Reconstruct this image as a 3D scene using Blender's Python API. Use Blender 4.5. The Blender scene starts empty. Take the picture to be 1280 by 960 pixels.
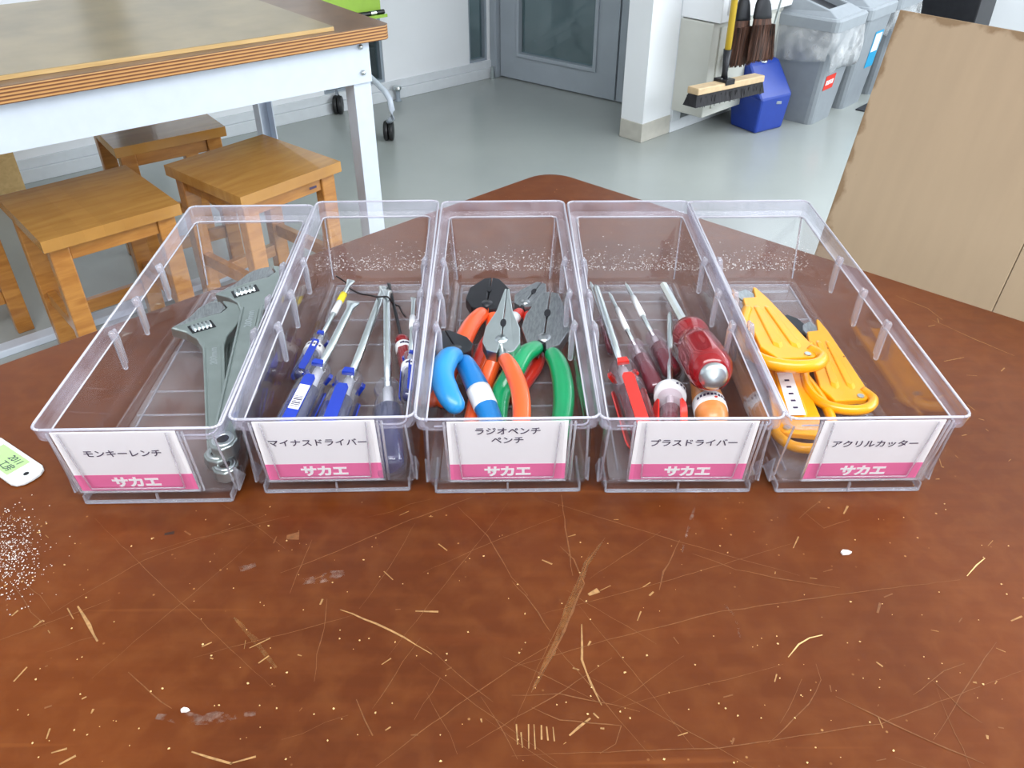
import bpy, bmesh, math, random
from mathutils import Vector, Matrix
random.seed(7)
S = bpy.context.scene
COL = S.collection
# ------------------------------------------------------------------ camera
HC = 1.20; TZ = 0.75; F = 1036.0; PITCH = math.radians(35.5)
cam = bpy.data.cameras.new('camera'); camo = bpy.data.objects.new('camera', cam); COL.objects.link(camo)
cam.sensor_width = 36; cam.lens = F/1280*36; cam.clip_start = 0.02
camo.location = (0, 0, HC); camo.rotation_euler = (math.pi/2-PITCH, 0, 0)
S.camera = camo
# ------------------------------------------------------------------ light
w = bpy.data.worlds.new('world'); S.world = w; w.use_nodes = True
w.node_tree.nodes['Background'].inputs[0].default_value = (0.80, 0.90, 1.0, 1)
w.node_tree.nodes['Background'].inputs[1].default_value = 0.9
def area(name, loc, target, sx, sy, power, col=(1, 1, 1)):
    l = bpy.data.lights.new(name, 'AREA'); l.shape = 'RECTANGLE'; l.size = sx; l.size_y = sy
    l.energy = power; l.color = col
    o = bpy.data.objects.new(name, l); COL.objects.link(o); o.location = loc
    o.rotation_euler = (Vector(target)-Vector(loc)).to_track_quat('-Z', 'Y').to_euler()
    return o
area('window_light', (3.6, 2.0, 1.75), (-0.3, 2.4, 0.6), 5.4, 1.5, 185, (0.90, 0.96, 1.0))
area('added_fill_light', (0.3, -0.9, 2.75), (0.3, -0.9, 0), 3.4, 1.2, 120, (0.97, 0.98, 1.0))  # added overhead fill behind the camera, lifts the bin fronts
area('window_light', (-4.2, 0.2, 1.75), (0, 1.8, 0.6), 3.4, 1.5, 8, (0.90, 0.96, 1.0))
S.view_settings.view_transform = 'Standard'; S.view_settings.look = 'None'
S.view_settings.gamma = 1; S.view_settings.use_curve_mapping = False
S.view_settings.exposure = 0.12
S.cycles.max_bounces = 14; S.cycles.transparent_max_bounces = 40; S.cycles.transmission_bounces = 12
S.cycles.glossy_bounces = 5; S.cycles.diffuse_bounces = 4; S.cycles.caustics_reflective = False
S.cycles.caustics_refractive = False

# ------------------------------------------------------------------ pixel -> place
CP, SP = math.cos(PITCH), math.sin(PITCH)
def ray(px, py):
    u = (px-640)/F; v = -(py-480)/F
    return Vector((u, CP+v*SP, -SP+v*CP))
def P(px, py, z=0.0):
    d = ray(px, py); t = (z-HC)/d.z
    return Vector((0, 0, HC))+d*t
def PV(px, py, p0, n):
    d = ray(px, py); o = Vector((0, 0, HC)); t = (p0-o).dot(n)/d.dot(n)
    return o+d*t

# ------------------------------------------------------------------ materials
def srgb(r, g, b):
    f = lambda c: (c/255/12.92) if c/255 <= 0.04045 else ((c/255+0.055)/1.055)**2.4
    return (f(r), f(g), f(b), 1)
def newmat(name):
    m = bpy.data.materials.new(name); m.use_nodes = True
    nt = m.node_tree; b = nt.nodes['Principled BSDF']
    return m, nt, b
def N(nt, t, **kw):
    n = nt.nodes.new(t)
    for k, v in kw.items(): setattr(n, k, v)
    return n
def plain(name, col, rough=0.5, metal=0, noise=0.06, scale=30, bump=0.0, coat=0, spec=0.5, trans=0, stretch=(1, 1, 1)):
    m, nt, b = newmat(name)
    c = srgb(*col)
    tc = N(nt, 'ShaderNodeTexCoord'); mp = N(nt, 'ShaderNodeMapping'); mp.inputs['Scale'].default_value = stretch
    nt.links.new(tc.outputs['Object'], mp.inputs['Vector'])
    nz = N(nt, 'ShaderNodeTexNoise'); nz.inputs['Scale'].default_value = scale; nz.inputs['Detail'].default_value = 5
    nt.links.new(mp.outputs[0], nz.inputs['Vector'])
    r = N(nt, 'ShaderNodeValToRGB')
    r.color_ramp.elements[0].position = 0.3; r.color_ramp.elements[1].position = 0.7
    r.color_ramp.elements[0].color = tuple(x*(1-noise*1.6) for x in c[:3])+(1,)
    r.color_ramp.elements[1].color = tuple(min(1, x*(1+noise)) for x in c[:3])+(1,)
    nt.links.new(nz.outputs['Fac'], r.inputs[0]); nt.links.new(r.outputs[0], b.inputs['Base Color'])
    b.inputs['Roughness'].default_value = rough; b.inputs['Metallic'].default_value = metal
    b.inputs['Coat Weight'].default_value = coat; b.inputs['Specular IOR Level'].default_value = spec
    b.inputs['Transmission Weight'].default_value = trans
    if bump:
        bp = N(nt, 'ShaderNodeBump'); bp.inputs['Strength'].default_value = bump; bp.inputs['Distance'].default_value = 0.002
        nt.links.new(nz.outputs['Fac'], bp.inputs['Height']); nt.links.new(bp.outputs[0], b.inputs['Normal'])
    return m
def wood(name, c1, c2, rough=0.35, scale=6, stretch=(1, 12, 12), coat=0.2, bump=0.05):
    m, nt, b = newmat(name)
    tc = N(nt, 'ShaderNodeTexCoord'); mp = N(nt, 'ShaderNodeMapping'); mp.inputs['Scale'].default_value = stretch
    nt.links.new(tc.outputs['Object'], mp.inputs['Vector'])
    nz = N(nt, 'ShaderNodeTexNoise'); nz.inputs['Scale'].default_value = scale; nz.inputs['Detail'].default_value = 7
    nz.inputs['Distortion'].default_value = 0.6
    nt.links.new(mp.outputs[0], nz.inputs['Vector'])
    r = N(nt, 'ShaderNodeValToRGB'); r.color_ramp.elements[0].position = 0.32; r.color_ramp.elements[1].position = 0.68
    r.color_ramp.elements[0].color = srgb(*c1); r.color_ramp.elements[1].color = srgb(*c2)
    nt.links.new(nz.outputs['Fac'], r.inputs[0])
    oi = N(nt, 'ShaderNodeObjectInfo'); hs = N(nt, 'ShaderNodeHueSaturation')
    mr = N(nt, 'ShaderNodeMapRange'); mr.inputs[3].default_value = 0.965; mr.inputs[4].default_value = 1.035
    nt.links.new(oi.outputs['Random'], mr.inputs[0]); nt.links.new(mr.outputs[0], hs.inputs['Value'])
    nt.links.new(r.outputs[0], hs.inputs['Color']); nt.links.new(hs.outputs[0], b.inputs['Base Color'])
    b.inputs['Roughness'].default_value = rough; b.inputs['Coat Weight'].default_value = coat
    bp = N(nt, 'ShaderNodeBump'); bp.inputs['Strength'].default_value = bump; bp.inputs['Distance'].default_value = 0.001
    nt.links.new(nz.outputs['Fac'], bp.inputs['Height']); nt.links.new(bp.outputs[0], b.inputs['Normal'])
    return m
def clear_wall(name, tint=(0.985, 0.985, 0.995), haze=0.03, ior=1.5, rough=0.03, hcol=(0.85, 0.83, 0.9)):
    """thin clear plastic: see-through with a fresnel reflection and a little haze"""
    m, nt, b = newmat(name); out = nt.nodes['Material Output']; nt.nodes.remove(b)
    t = N(nt, 'ShaderNodeBsdfTransparent'); t.inputs[0].default_value = tint+(1,)
    g = N(nt, 'ShaderNodeBsdfGlossy'); g.inputs['Roughness'].default_value = rough
    lw = N(nt, 'ShaderNodeLayerWeight'); lw.inputs[0].default_value = 0.5
    pw = N(nt, 'ShaderNodeMath', operation='POWER'); nt.links.new(lw.outputs['Facing'], pw.inputs[0]); pw.inputs[1].default_value = 5
    r0 = ((ior-1)/(ior+1))**2
    fr = N(nt, 'ShaderNodeMapRange'); fr.inputs[3].default_value = r0; fr.inputs[4].default_value = 1.0
    nt.links.new(pw.outputs[0], fr.inputs[0])
    mx = N(nt, 'ShaderNodeMixShader'); nt.links.new(fr.outputs[0], mx.inputs[0])
    nt.links.new(t.outputs[0], mx.inputs[1]); nt.links.new(g.outputs[0], mx.inputs[2])
    d = N(nt, 'ShaderNodeBsdfDiffuse'); d.inputs[0].default_value = hcol+(1,)
    tc = N(nt, 'ShaderNodeTexCoord'); nz = N(nt, 'ShaderNodeTexNoise'); nz.inputs['Scale'].default_value = 18; nz.inputs['Detail'].default_value = 6
    nt.links.new(tc.outputs['Object'], nz.inputs['Vector'])
    mr = N(nt, 'ShaderNodeMapRange'); mr.inputs[1].default_value = 0.35; mr.inputs[2].default_value = 0.75
    mr.inputs[3].default_value = haze*0.4; mr.inputs[4].default_value = haze*1.8
    nt.links.new(nz.outputs['Fac'], mr.inputs[0])
    m2 = N(nt, 'ShaderNodeMixShader'); nt.links.new(mr.outputs[0], m2.inputs[0])
    nt.links.new(mx.outputs[0], m2.inputs[1]); nt.links.new(d.outputs[0], m2.inputs[2])
    nt.links.new(m2.outputs[0], out.inputs[0])
    return m
def glass(name, col=(0.95, 0.94, 0.98), rough=0.04, ior=1.49):
    m, nt, b = newmat(name)
    b.inputs['Base Color'].default_value = col+(1,); b.inputs['Transmission Weight'].default_value = 1
    b.inputs['Roughness'].default_value = rough; b.inputs['IOR'].default_value = ior
    tc = N(nt, 'ShaderNodeTexCoord'); nz = N(nt, 'ShaderNodeTexNoise'); nz.inputs['Scale'].default_value = 90
    nt.links.new(tc.outputs['Object'], nz.inputs['Vector'])
    bp = N(nt, 'ShaderNodeBump'); bp.inputs['Strength'].default_value = 0.05; bp.inputs['Distance'].default_value = 0.001
    nt.links.new(nz.outputs['Fac'], bp.inputs['Height']); nt.links.new(bp.outputs[0], b.inputs['Normal'])
    return m

M = {}
M['clear'] = clear_wall('clear_plastic', haze=0.014, ior=1.5)
M['clear_floor'] = clear_wall('scuffed_clear_plastic', tint=(0.95, 0.95, 0.97), haze=0.09, rough=0.12, hcol=(0.72, 0.68, 0.70))
def milky(m, amt, col=(0.86, 0.84, 0.95)):
    nt = m.node_tree; b = nt.nodes['Principled BSDF']; out = nt.nodes['Material Output']
    d = N(nt, 'ShaderNodeBsdfDiffuse'); d.inputs[0].default_value = col+(1,)
    t = N(nt, 'ShaderNodeBsdfTransparent'); t.inputs[0].default_value = (0.95, 0.94, 0.98, 1)
    m0 = N(nt, 'ShaderNodeMixShader'); m0.inputs[0].default_value = 0.35
    nt.links.new(b.outputs[0], m0.inputs[1]); nt.links.new(t.outputs[0], m0.inputs[2])
    m1 = N(nt, 'ShaderNodeMixShader'); m1.inputs[0].default_value = amt
    nt.links.new(m0.outputs[0], m1.inputs[1]); nt.links.new(d.outputs[0], m1.inputs[2]); nt.links.new(m1.outputs[0], out.inputs[0])
    return m
M['clear_rim'] = clear_wall('clear_rim_plastic', tint=(0.95, 0.945, 0.98), haze=0.10, ior=1.6, hcol=(0.86, 0.84, 0.96))
M['edge'] = milky(glass('painted_edge_glint', (0.98, 0.975, 1.0)), 0.40, (0.93, 0.92, 1.0))  # milky white puts the highlight lines of clear edges into the colour
M['old_rim'] = milky(glass('clear_rim_plastic', (0.97, 0.965, 1.0)), 0.05)
M['clear_rib'] = milky(glass('clear_rib_plastic', (0.98, 0.975, 1.0)), 0.18, (0.92, 0.91, 1.0))
M['card_clear'] = clear_wall('clear_cover_plastic', tint=(0.995, 0.995, 1.0), haze=0.004, ior=1.4)
M['card'] = plain('white_card', (247, 247, 250), 0.6, noise=0.01)
M['pink'] = plain('pink_print', (240, 118, 170), 0.55, noise=0.03)
M['dark_speck'] = plain('grimy_speck', (112, 72, 20), 0.6, noise=0.1)
M['ink'] = plain('black_ink', (60, 50, 80), 0.6, noise=0.02)
M['white_ink'] = plain('white_ink', (252, 250, 252), 0.6, noise=0.01)
M['steel'] = plain('satin_chrome_steel', (205, 212, 212), 0.28, 1.0, noise=0.05, scale=60)
M['wrench'] = plain('satin_plated_steel', (168, 178, 174), 0.30, 0.88, noise=0.06, scale=50)
M['dark_steel'] = plain('dark_tool_steel', (70, 72, 76), 0.35, 0.8, noise=0.1)
M['jaw_steel'] = plain('brushed_jaw_steel', (160, 164, 166), 0.30, 0.85, noise=0.16, scale=120, stretch=(6, 1, 1))
M['blackish'] = plain('black_oxide', (42, 42, 46), 0.4, 0.4, noise=0.1)
M['orange'] = plain('orange_vinyl', (238, 92, 38), 0.28, noise=0.06, coat=0.4)
M['red_grip'] = plain('red_vinyl', (205, 48, 34), 0.3, noise=0.06, coat=0.4)
M['green'] = plain('green_vinyl', (10, 150, 92), 0.28, noise=0.06, coat=0.4)
M['blue_grip'] = plain('light_blue_vinyl', (38, 140, 206), 0.35, noise=0.06, coat=0.2)
M['blue_grip2'] = plain('blue_vinyl', (28, 118, 186), 0.35, noise=0.06, coat=0.2)
M['yellow'] = plain('yellow_plastic', (238, 160, 10), 0.3, noise=0.05, coat=0.3)
M['tape'] = plain('white_tape', (236, 236, 238), 0.55, noise=0.03)
M['yellow_tape'] = plain('yellow_tape', (238, 214, 30), 0.5, noise=0.03)
M['blue_strip'] = plain('blue_strip', (22, 54, 172), 0.25, noise=0.04, coat=0.5)
M['navy'] = plain('navy_core', (24, 28, 92), 0.2, noise=0.08, coat=0.5)
M['maroon'] = plain('maroon_core', (116, 22, 42), 0.2, noise=0.08, coat=0.5)
M['red_strip'] = plain('red_strip', (226, 44, 34), 0.3, noise=0.04, coat=0.4)
M['handle_clear'] = clear_wall('clear_acetate', tint=(0.89, 0.89, 0.93), haze=0.05, hcol=(0.8, 0.8, 0.85), ior=1.6)
M['handle_pink'] = clear_wall('rosy_clear_acetate', tint=(0.90, 0.83, 0.87), haze=0.05, ior=1.6, hcol=(0.8, 0.6, 0.65))
M['red_clear'] = None
m, nt, b = newmat('translucent_red_acetate')
b.inputs['Base Color'].default_value = srgb(190, 14, 26); b.inputs['Transmission Weight'].default_value = 0.55
b.inputs['Roughness'].default_value = 0.12; b.inputs['IOR'].default_value = 1.48; b.inputs['Coat Weight'].default_value = 0.5
M['red_clear'] = m
M['white_metal'] = plain('white_painted_steel', (206, 214, 226), 0.35, noise=0.02)
M['grey_metal'] = plain('grey_painted_steel', (150, 160, 170), 0.4, noise=0.03)
M['wall'] = plain('white_wall_paint', (238, 240, 243), 0.55, noise=0.015, scale=3)
M['wall_sill'] = plain('white_skirting_paint', (216, 220, 224), 0.5, noise=0.02)
M['beige'] = plain('beige_vinyl_skirting', (190, 186, 176), 0.5, noise=0.04)
M['door'] = plain('blue_grey_door_paint', (160, 168, 176), 0.42, noise=0.03, scale=8)
M['cabinet'] = plain('light_grey_cabinet_paint', (196, 196, 188), 0.45, noise=0.03, scale=8)
M['black'] = plain('black_plastic', (26, 26, 28), 0.4, noise=0.1)
M['bristle'] = plain('dark_bristle', (34, 32, 36), 0.8, noise=0.4, scale=90, bump=0.6, stretch=(1, 1, 0.15))
M['brown_bristle'] = plain('brown_bristle', (76, 46, 32), 0.75, noise=0.6, scale=120, bump=0.8, stretch=(1, 1, 0.06))
M['broom_yellow'] = plain('yellow_broom_handle', (226, 188, 60), 0.35, noise=0.03)
M['broom_wood'] = plain('pale_broom_wood', (206, 178, 140), 0.5, noise=0.08)
M['dustpan'] = plain('blue_dustpan_plastic', (26, 58, 150), 0.4, noise=0.04)
M['can'] = plain('grey_bin_plastic', (138, 144, 150), 0.45, noise=0.03)
M['can_lid'] = plain('grey_bin_lid_plastic', (146, 152, 158), 0.45, noise=0.03)
M['brown_flap'] = plain('brown_bin_flap', (150, 112, 88), 0.5, noise=0.04)
M['blue_flap'] = plain('blue_bin_flap', (70, 160, 200), 0.5, noise=0.04)
M['sticker_red'] = plain('red_sticker', (212, 54, 40), 0.5, noise=0.03)
M['sticker_blue'] = plain('blue_sticker', (40, 150, 196), 0.5, noise=0.03)
M['bag'] = clear_wall('thin_bag_film', tint=(0.93, 0.94, 0.95), haze=0.20, ior=1.35, rough=0.25, hcol=(0.9, 0.9, 0.9))
M['board_green'] = plain('lime_green_sheet', (158, 196, 74), 0.4, noise=0.03)
M['mat'] = plain('dark_mat', (48, 50, 56), 0.85, noise=0.2, scale=200)
M['pale_ply'] = wood('pale_plywood', (196, 160, 104), (214, 180, 124), 0.5)
M['stool'] = wood('honey_stool_wood', (160, 102, 44), (188, 130, 62), 0.30, 5, (2, 14, 14), 0.35)
M['stool_top'] = wood('honey_stool_seat_wood', (166, 116, 54), (184, 134, 68), 0.24, 4, (2, 12, 2), 0.4)
M['laminate'] = plain('worn_brown_laminate', (132, 104, 82), 0.32, noise=0.14, scale=9)
M['thin_board'] = plain('worn_plywood_sheet', (160, 142, 108), 0.30, noise=0.14, scale=7)
M['leaning'] = None
M['glassdark'] = clear_wall('window_glass', tint=(0.72, 0.82, 0.82), haze=0.03, ior=1.5)
M['tag'] = plain('white_tag_plastic', (222, 226, 224), 0.35, noise=0.02)
M['tag_green'] = plain('green_tag_paper', (172, 212, 140), 0.5, noise=0.03)
M['scratch'] = plain('bare_wood_scratch', (158, 118, 72), 0.7, noise=0.2, scale=300)
M['scratch_faint'] = plain('faint_scratch', (116, 72, 36), 0.5, noise=0.2, scale=300)
M['gouge'] = plain('rubbed_gouge', (140, 88, 42), 0.45, noise=0.25, scale=160)
M['smear'] = plain('grey_glue_smear', (150, 118, 104), 0.6, noise=0.35, scale=220)
def patchy(m, scale, lo, hi, mx):
    nt = m.node_tree; b = nt.nodes['Principled BSDF']; tc = N(nt, 'ShaderNodeTexCoord'); n = N(nt, 'ShaderNodeTexNoise')
    n.inputs['Scale'].default_value = scale; n.inputs['Detail'].default_value = 8; nt.links.new(tc.outputs['Object'], n.inputs['Vector'])
    q = N(nt, 'ShaderNodeMapRange'); q.inputs[1].default_value = lo; q.inputs[2].default_value = hi; q.inputs[4].default_value = mx
    nt.links.new(n.outputs['Fac'], q.inputs[0]); nt.links.new(q.outputs[0], b.inputs['Alpha'])
patchy(M['smear'], 150, 0.46, 0.68, 0.55); patchy(M['gouge'], 120, 0.30, 0.60, 0.6)
M['chip'] = plain('pale_wood_chip', (212, 176, 120), 0.8, noise=0.2)
M['dust'] = plain('white_dust', (224, 216, 210), 0.9, noise=0.1)
M['string'] = plain('black_string', (34, 26, 28), 0.7, noise=0.1)
M['copper_wood'] = wood('orange_turned_wood', (206, 128, 66), (226, 152, 88), 0.3)

def table_mat():
    m, nt, b = newmat('worn_brown_varnish')
    tc = N(nt, 'ShaderNodeTexCoord')
    def noise(scale, detail=5, stretch=(1, 1, 1), rot=0, dist=0):
        mp = N(nt, 'ShaderNodeMapping'); mp.inputs['Scale'].default_value = stretch; mp.inputs['Rotation'].default_value = (0, 0, rot)
        nt.links.new(tc.outputs['Object'], mp.inputs['Vector'])
        n = N(nt, 'ShaderNodeTexNoise'); n.inputs['Scale'].default_value = scale; n.inputs['Detail'].default_value = detail
        n.inputs['Distortion'].default_value = dist
        nt.links.new(mp.outputs[0], n.inputs['Vector']); return n.outputs['Fac']
    def ramp(src, p0, p1, c0=(0, 0, 0, 1), c1=(1, 1, 1, 1)):
        r = N(nt, 'ShaderNodeValToRGB'); r.color_ramp.elements[0].position = p0; r.color_ramp.elements[1].position = p1
        r.color_ramp.elements[0].color = c0; r.color_ramp.elements[1].color = c1
        nt.links.new(src, r.inputs[0]); return r.outputs[0]
    def mix(fac, a, c, factor=None):
        x = N(nt, 'ShaderNodeMix', data_type='RGBA'); nt.links.new(fac, x.inputs[0]) if not isinstance(fac, float) else None
        if isinstance(fac, float): x.inputs[0].default_value = fac
        for i, v in ((6, a), (7, c)):
            if isinstance(v, tuple): x.inputs[i].default_value = v
            else: nt.links.new(v, x.inputs[i])
        return x.outputs[2]
    base = ramp(noise(3.0, 6), 0.3, 0.7, srgb(80, 35, 6), srgb(103, 49, 8))
    grain = ramp(noise(9, 8, (1, 14, 1), 0.9), 0.45, 0.75)
    g2 = N(nt, 'ShaderNodeMath', operation='MULTIPLY'); nt.links.new(grain, g2.inputs[0]); g2.inputs[1].default_value = 0.12
    base = mix(g2.outputs[0], base, srgb(134, 70, 30))
    # long fine scratches in several directions
    cur = base
    for i, (ang, sc) in enumerate(((0.5, 16), (1.15, 20), (2.1, 18), (2.7, 22))):
        s = ramp(noise(sc, 2, (0.10, 3.2, 1), ang, 0.3), 0.735, 0.76)
        f = N(nt, 'ShaderNodeMath', operation='MULTIPLY'); nt.links.new(s, f.inputs[0]); f.inputs[1].default_value = 0.10
        cur = mix(f.outputs[0], cur, srgb(170, 104, 50))
    fine = ramp(noise(55, 9, (1, 1, 1), 0, 0.4), 0.42, 0.78)
    ff = N(nt, 'ShaderNodeMath', operation='MULTIPLY'); nt.links.new(fine, ff.inputs[0]); ff.inputs[1].default_value = 0.22
    cur = mix(ff.outputs[0], cur, srgb(138, 84, 40))
    grime = ramp(noise(4.5, 7, (1, 1, 1), 0, 0.8), 0.50, 0.72)
    gg = N(nt, 'ShaderNodeMath', operation='MULTIPLY'); nt.links.new(grime, gg.inputs[0]); gg.inputs[1].default_value = 0.25
    cur = mix(gg.outputs[0], cur, srgb(66, 32, 16))
    # speckles
    v = N(nt, 'ShaderNodeTexVoronoi'); v.inputs['Scale'].default_value = 90; v.inputs['Randomness'].default_value = 1
    nt.links.new(tc.outputs['Object'], v.inputs['Vector'])
    sp = ramp(v.outputs['Distance'], 0.05, 0.09, (1, 1, 1, 1), (0, 0, 0, 1))
    msk = ramp(noise(7, 4), 0.52, 0.66)
    q = N(nt, 'ShaderNodeMath', operation='MULTIPLY'); nt.links.new(sp, q.inputs[0]); nt.links.new(msk, q.inputs[1])
    q2 = N(nt, 'ShaderNodeMath', operation='MULTIPLY'); nt.links.new(q.outputs[0], q2.inputs[0]); q2.inputs[1].default_value = 0.8
    cur = mix(q2.outputs[0], cur, srgb(196, 150, 96))
    dk = ramp(noise(14, 4), 0.66, 0.8)
    d2 = N(nt, 'ShaderNodeMath', operation='MULTIPLY'); nt.links.new(dk, d2.inputs[0]); d2.inputs[1].default_value = 0.35
    cur = mix(d2.outputs[0], cur, srgb(58, 32, 20))
    nt.links.new(cur, b.inputs['Base Color'])
    b.inputs['Specular IOR Level'].default_value = 0.26
    rr = N(nt, 'ShaderNodeMapRange'); rr.inputs[3].default_value = 0.26; rr.inputs[4].default_value = 0.46
    nt.links.new(noise(12, 6), rr.inputs[0]); nt.links.new(rr.outputs[0], b.inputs['Roughness'])
    bp = N(nt, 'ShaderNodeBump'); bp.inputs['Strength'].default_value = 0.10; bp.inputs['Distance'].default_value = 0.001
    nt.links.new(noise(60, 4), bp.inputs['Height']); nt.links.new(bp.outputs[0], b.inputs['Normal'])
    return m
M['table'] = table_mat()
def floor_mat():
    m, nt, b = newmat('grey_vinyl_floor')
    tc = N(nt, 'ShaderNodeTexCoord')
    n = N(nt, 'ShaderNodeTexNoise'); n.inputs['Scale'].default_value = 1.4; n.inputs['Detail'].default_value = 8
    nt.links.new(tc.outputs['Object'], n.inputs['Vector'])
    r = N(nt, 'ShaderNodeValToRGB'); r.color_ramp.elements[0].position = 0.3; r.color_ramp.elements[1].position = 0.7
    r.color_ramp.elements[0].color = srgb(158, 163, 160); r.color_ramp.elements[1].color = srgb(170, 174, 170)
    nt.links.new(n.outputs['Fac'], r.inputs[0]); nt.links.new(r.outputs[0], b.inputs['Base Color'])
    rr = N(nt, 'ShaderNodeMapRange'); rr.inputs[3].default_value = 0.20; rr.inputs[4].default_value = 0.30
    n2 = N(nt, 'ShaderNodeTexNoise'); n2.inputs['Scale'].default_value = 3; n2.inputs['Detail'].default_value = 1
    nt.links.new(tc.outputs['Object'], n2.inputs['Vector'])
    nt.links.new(n2.outputs['Fac'], rr.inputs[0]); nt.links.new(rr.outputs[0], b.inputs['Roughness'])
    return m
M['floor'] = floor_mat()
def ply_edge_mat(name='layered_plywood_edge', step=0.0072):
    m, nt, b = newmat(name)
    tc = N(nt, 'ShaderNodeTexCoord'); sx = N(nt, 'ShaderNodeSeparateXYZ'); nt.links.new(tc.outputs['Object'], sx.inputs[0])
    d = N(nt, 'ShaderNodeMath', operation='DIVIDE'); d.inputs[1].default_value = step; nt.links.new(sx.outputs[2], d.inputs[0])
    fr = N(nt, 'ShaderNodeMath', operation='FRACT'); nt.links.new(d.outputs[0], fr.inputs[0])
    r = N(nt, 'ShaderNodeValToRGB'); e = r.color_ramp.elements
    e[0].position = 0.30; e[0].color = srgb(112, 68, 36); e[1].position = 0.42; e[1].color = srgb(196, 148, 92)
    e2 = e.new(0.85); e2.color = srgb(188, 132, 76); e3 = e.new(0.95); e3.color = srgb(112, 68, 36)
    nt.links.new(fr.outputs[0], r.inputs[0])
    n = N(nt, 'ShaderNodeTexNoise'); n.inputs['Scale'].default_value = 14; nt.links.new(tc.outputs['Object'], n.inputs['Vector'])
    mx = N(nt, 'ShaderNodeMix', data_type='RGBA', blend_type='MULTIPLY'); mx.inputs[0].default_value = 0.4
    nt.links.new(r.outputs[0], mx.inputs[6]); nt.links.new(n.outputs['Color'], mx.inputs[7])
    nt.links.new(r.outputs[0], b.inputs['Base Color'])
    b.inputs['Roughness'].default_value = 0.45
    return m
M['ply_edge'] = ply_edge_mat()
def leaning_mat():
    m, nt, b = newmat('raw_plywood_sheet')
    tc = N(nt, 'ShaderNodeTexCoord'); mp = N(nt, 'ShaderNodeMapping'); mp.inputs['Scale'].default_value = (14, 14, 1.4)
    nt.links.new(tc.outputs['Object'], mp.inputs['Vector'])
    n = N(nt, 'ShaderNodeTexNoise'); n.inputs['Scale'].default_value = 3; n.inputs['Detail'].default_value = 8
    nt.links.new(mp.outputs[0], n.inputs['Vector'])
    r = N(nt, 'ShaderNodeValToRGB'); r.color_ramp.elements[0].position = 0.3; r.color_ramp.elements[1].position = 0.72
    r.color_ramp.elements[0].color = srgb(168, 145, 118); r.color_ramp.elements[1].color = srgb(174, 150, 122)
    nt.links.new(n.outputs['Fac'], r.inputs[0])
    # brown glue stains hugging the two edges near the top corner (local x = along, local z = up; origin at top corner)
    sx = N(nt, 'ShaderNodeSeparateXYZ'); nt.links.new(tc.outputs['Object'], sx.inputs[0])
    n2 = N(nt, 'ShaderNodeTexNoise'); n2.inputs['Scale'].default_value = 22; n2.inputs['Detail'].default_value = 6
    nt.links.new(tc.outputs['Object'], n2.inputs['Vector'])
    def band(sock, width):
        a = N(nt, 'ShaderNodeMath', operation='ABSOLUTE'); nt.links.new(sock, a.inputs[0])
        q = N(nt, 'ShaderNodeMapRange'); q.inputs[1].default_value = 0; q.inputs[2].default_value = width; q.inputs[3].default_value = 0.50; q.inputs[4].default_value = 0
        nt.links.new(a.outputs[0], q.inputs[0]); return q.outputs[0]
    mxm = N(nt, 'ShaderNodeMath', operation='MAXIMUM'); nt.links.new(band(sx.outputs[0], 0.035), mxm.inputs[0]); nt.links.new(band(sx.outputs[2], 0.03), mxm.inputs[1])
    ad = N(nt, 'ShaderNodeMath', operation='ADD'); nt.links.new(mxm.outputs[0], ad.inputs[0]); nt.links.new(n2.outputs['Fac'], ad.inputs[1])
    r2 = N(nt, 'ShaderNodeValToRGB'); r2.color_ramp.elements[0].position = 0.86; r2.color_ramp.elements[1].position = 0.97
    nt.links.new(ad.outputs[0], r2.inputs[0])
    f = N(nt, 'ShaderNodeMath', operation='MULTIPLY'); f.inputs[1].default_value = 0.75; nt.links.new(r2.outputs[0], f.inputs[0])
    mx = N(nt, 'ShaderNodeMix', data_type='RGBA'); nt.links.new(f.outputs[0], mx.inputs[0]); nt.links.new(r.outputs[0], mx.inputs[6])
    mx.inputs[7].default_value = srgb(122, 94, 62)
    nt.links.new(mx.outputs[2], b.inputs['Base Color']); b.inputs['Roughness'].default_value = 0.6
    return m
M['leaning'] = leaning_mat()

# ------------------------------------------------------------------ mesh helpers
def add_box(bm, c, s, rot=None, mi=0):
    vs = []
    for dx in (-.5, .5):
        for dy in (-.5, .5):
            for dz in (-.5, .5):
                v = Vector((dx*s[0], dy*s[1], dz*s[2]))
                if rot: v = rot @ v
                vs.append(bm.verts.new(Vector(c)+v))
    for f in ((0, 1, 3, 2), (4, 6, 7, 5), (0, 4, 5, 1), (2, 3, 7, 6), (0, 2, 6, 4), (1, 5, 7, 3)):
        fc = bm.faces.new([vs[i] for i in f]); fc.material_index = mi
def add_hull(bm, bottom, top):
    """prism between two equal-length loops of points (bottom loop, top loop)"""
    n = len(bottom)
    a = [bm.verts.new(p) for p in bottom]; b = [bm.verts.new(p) for p in top]
    bm.faces.new(a[::-1]); bm.faces.new(b)
    for i in range(n): bm.faces.new((a[i], a[(i+1) % n], b[(i+1) % n], b[i]))
def add_prism(bm, pts, z0, z1, plane='xy', off=0):
    f = (lambda p, z: Vector((p[0], p[1], z)))
    add_hull(bm, [f(p, z0) for p in pts], [f(p, z1) for p in pts])
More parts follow.
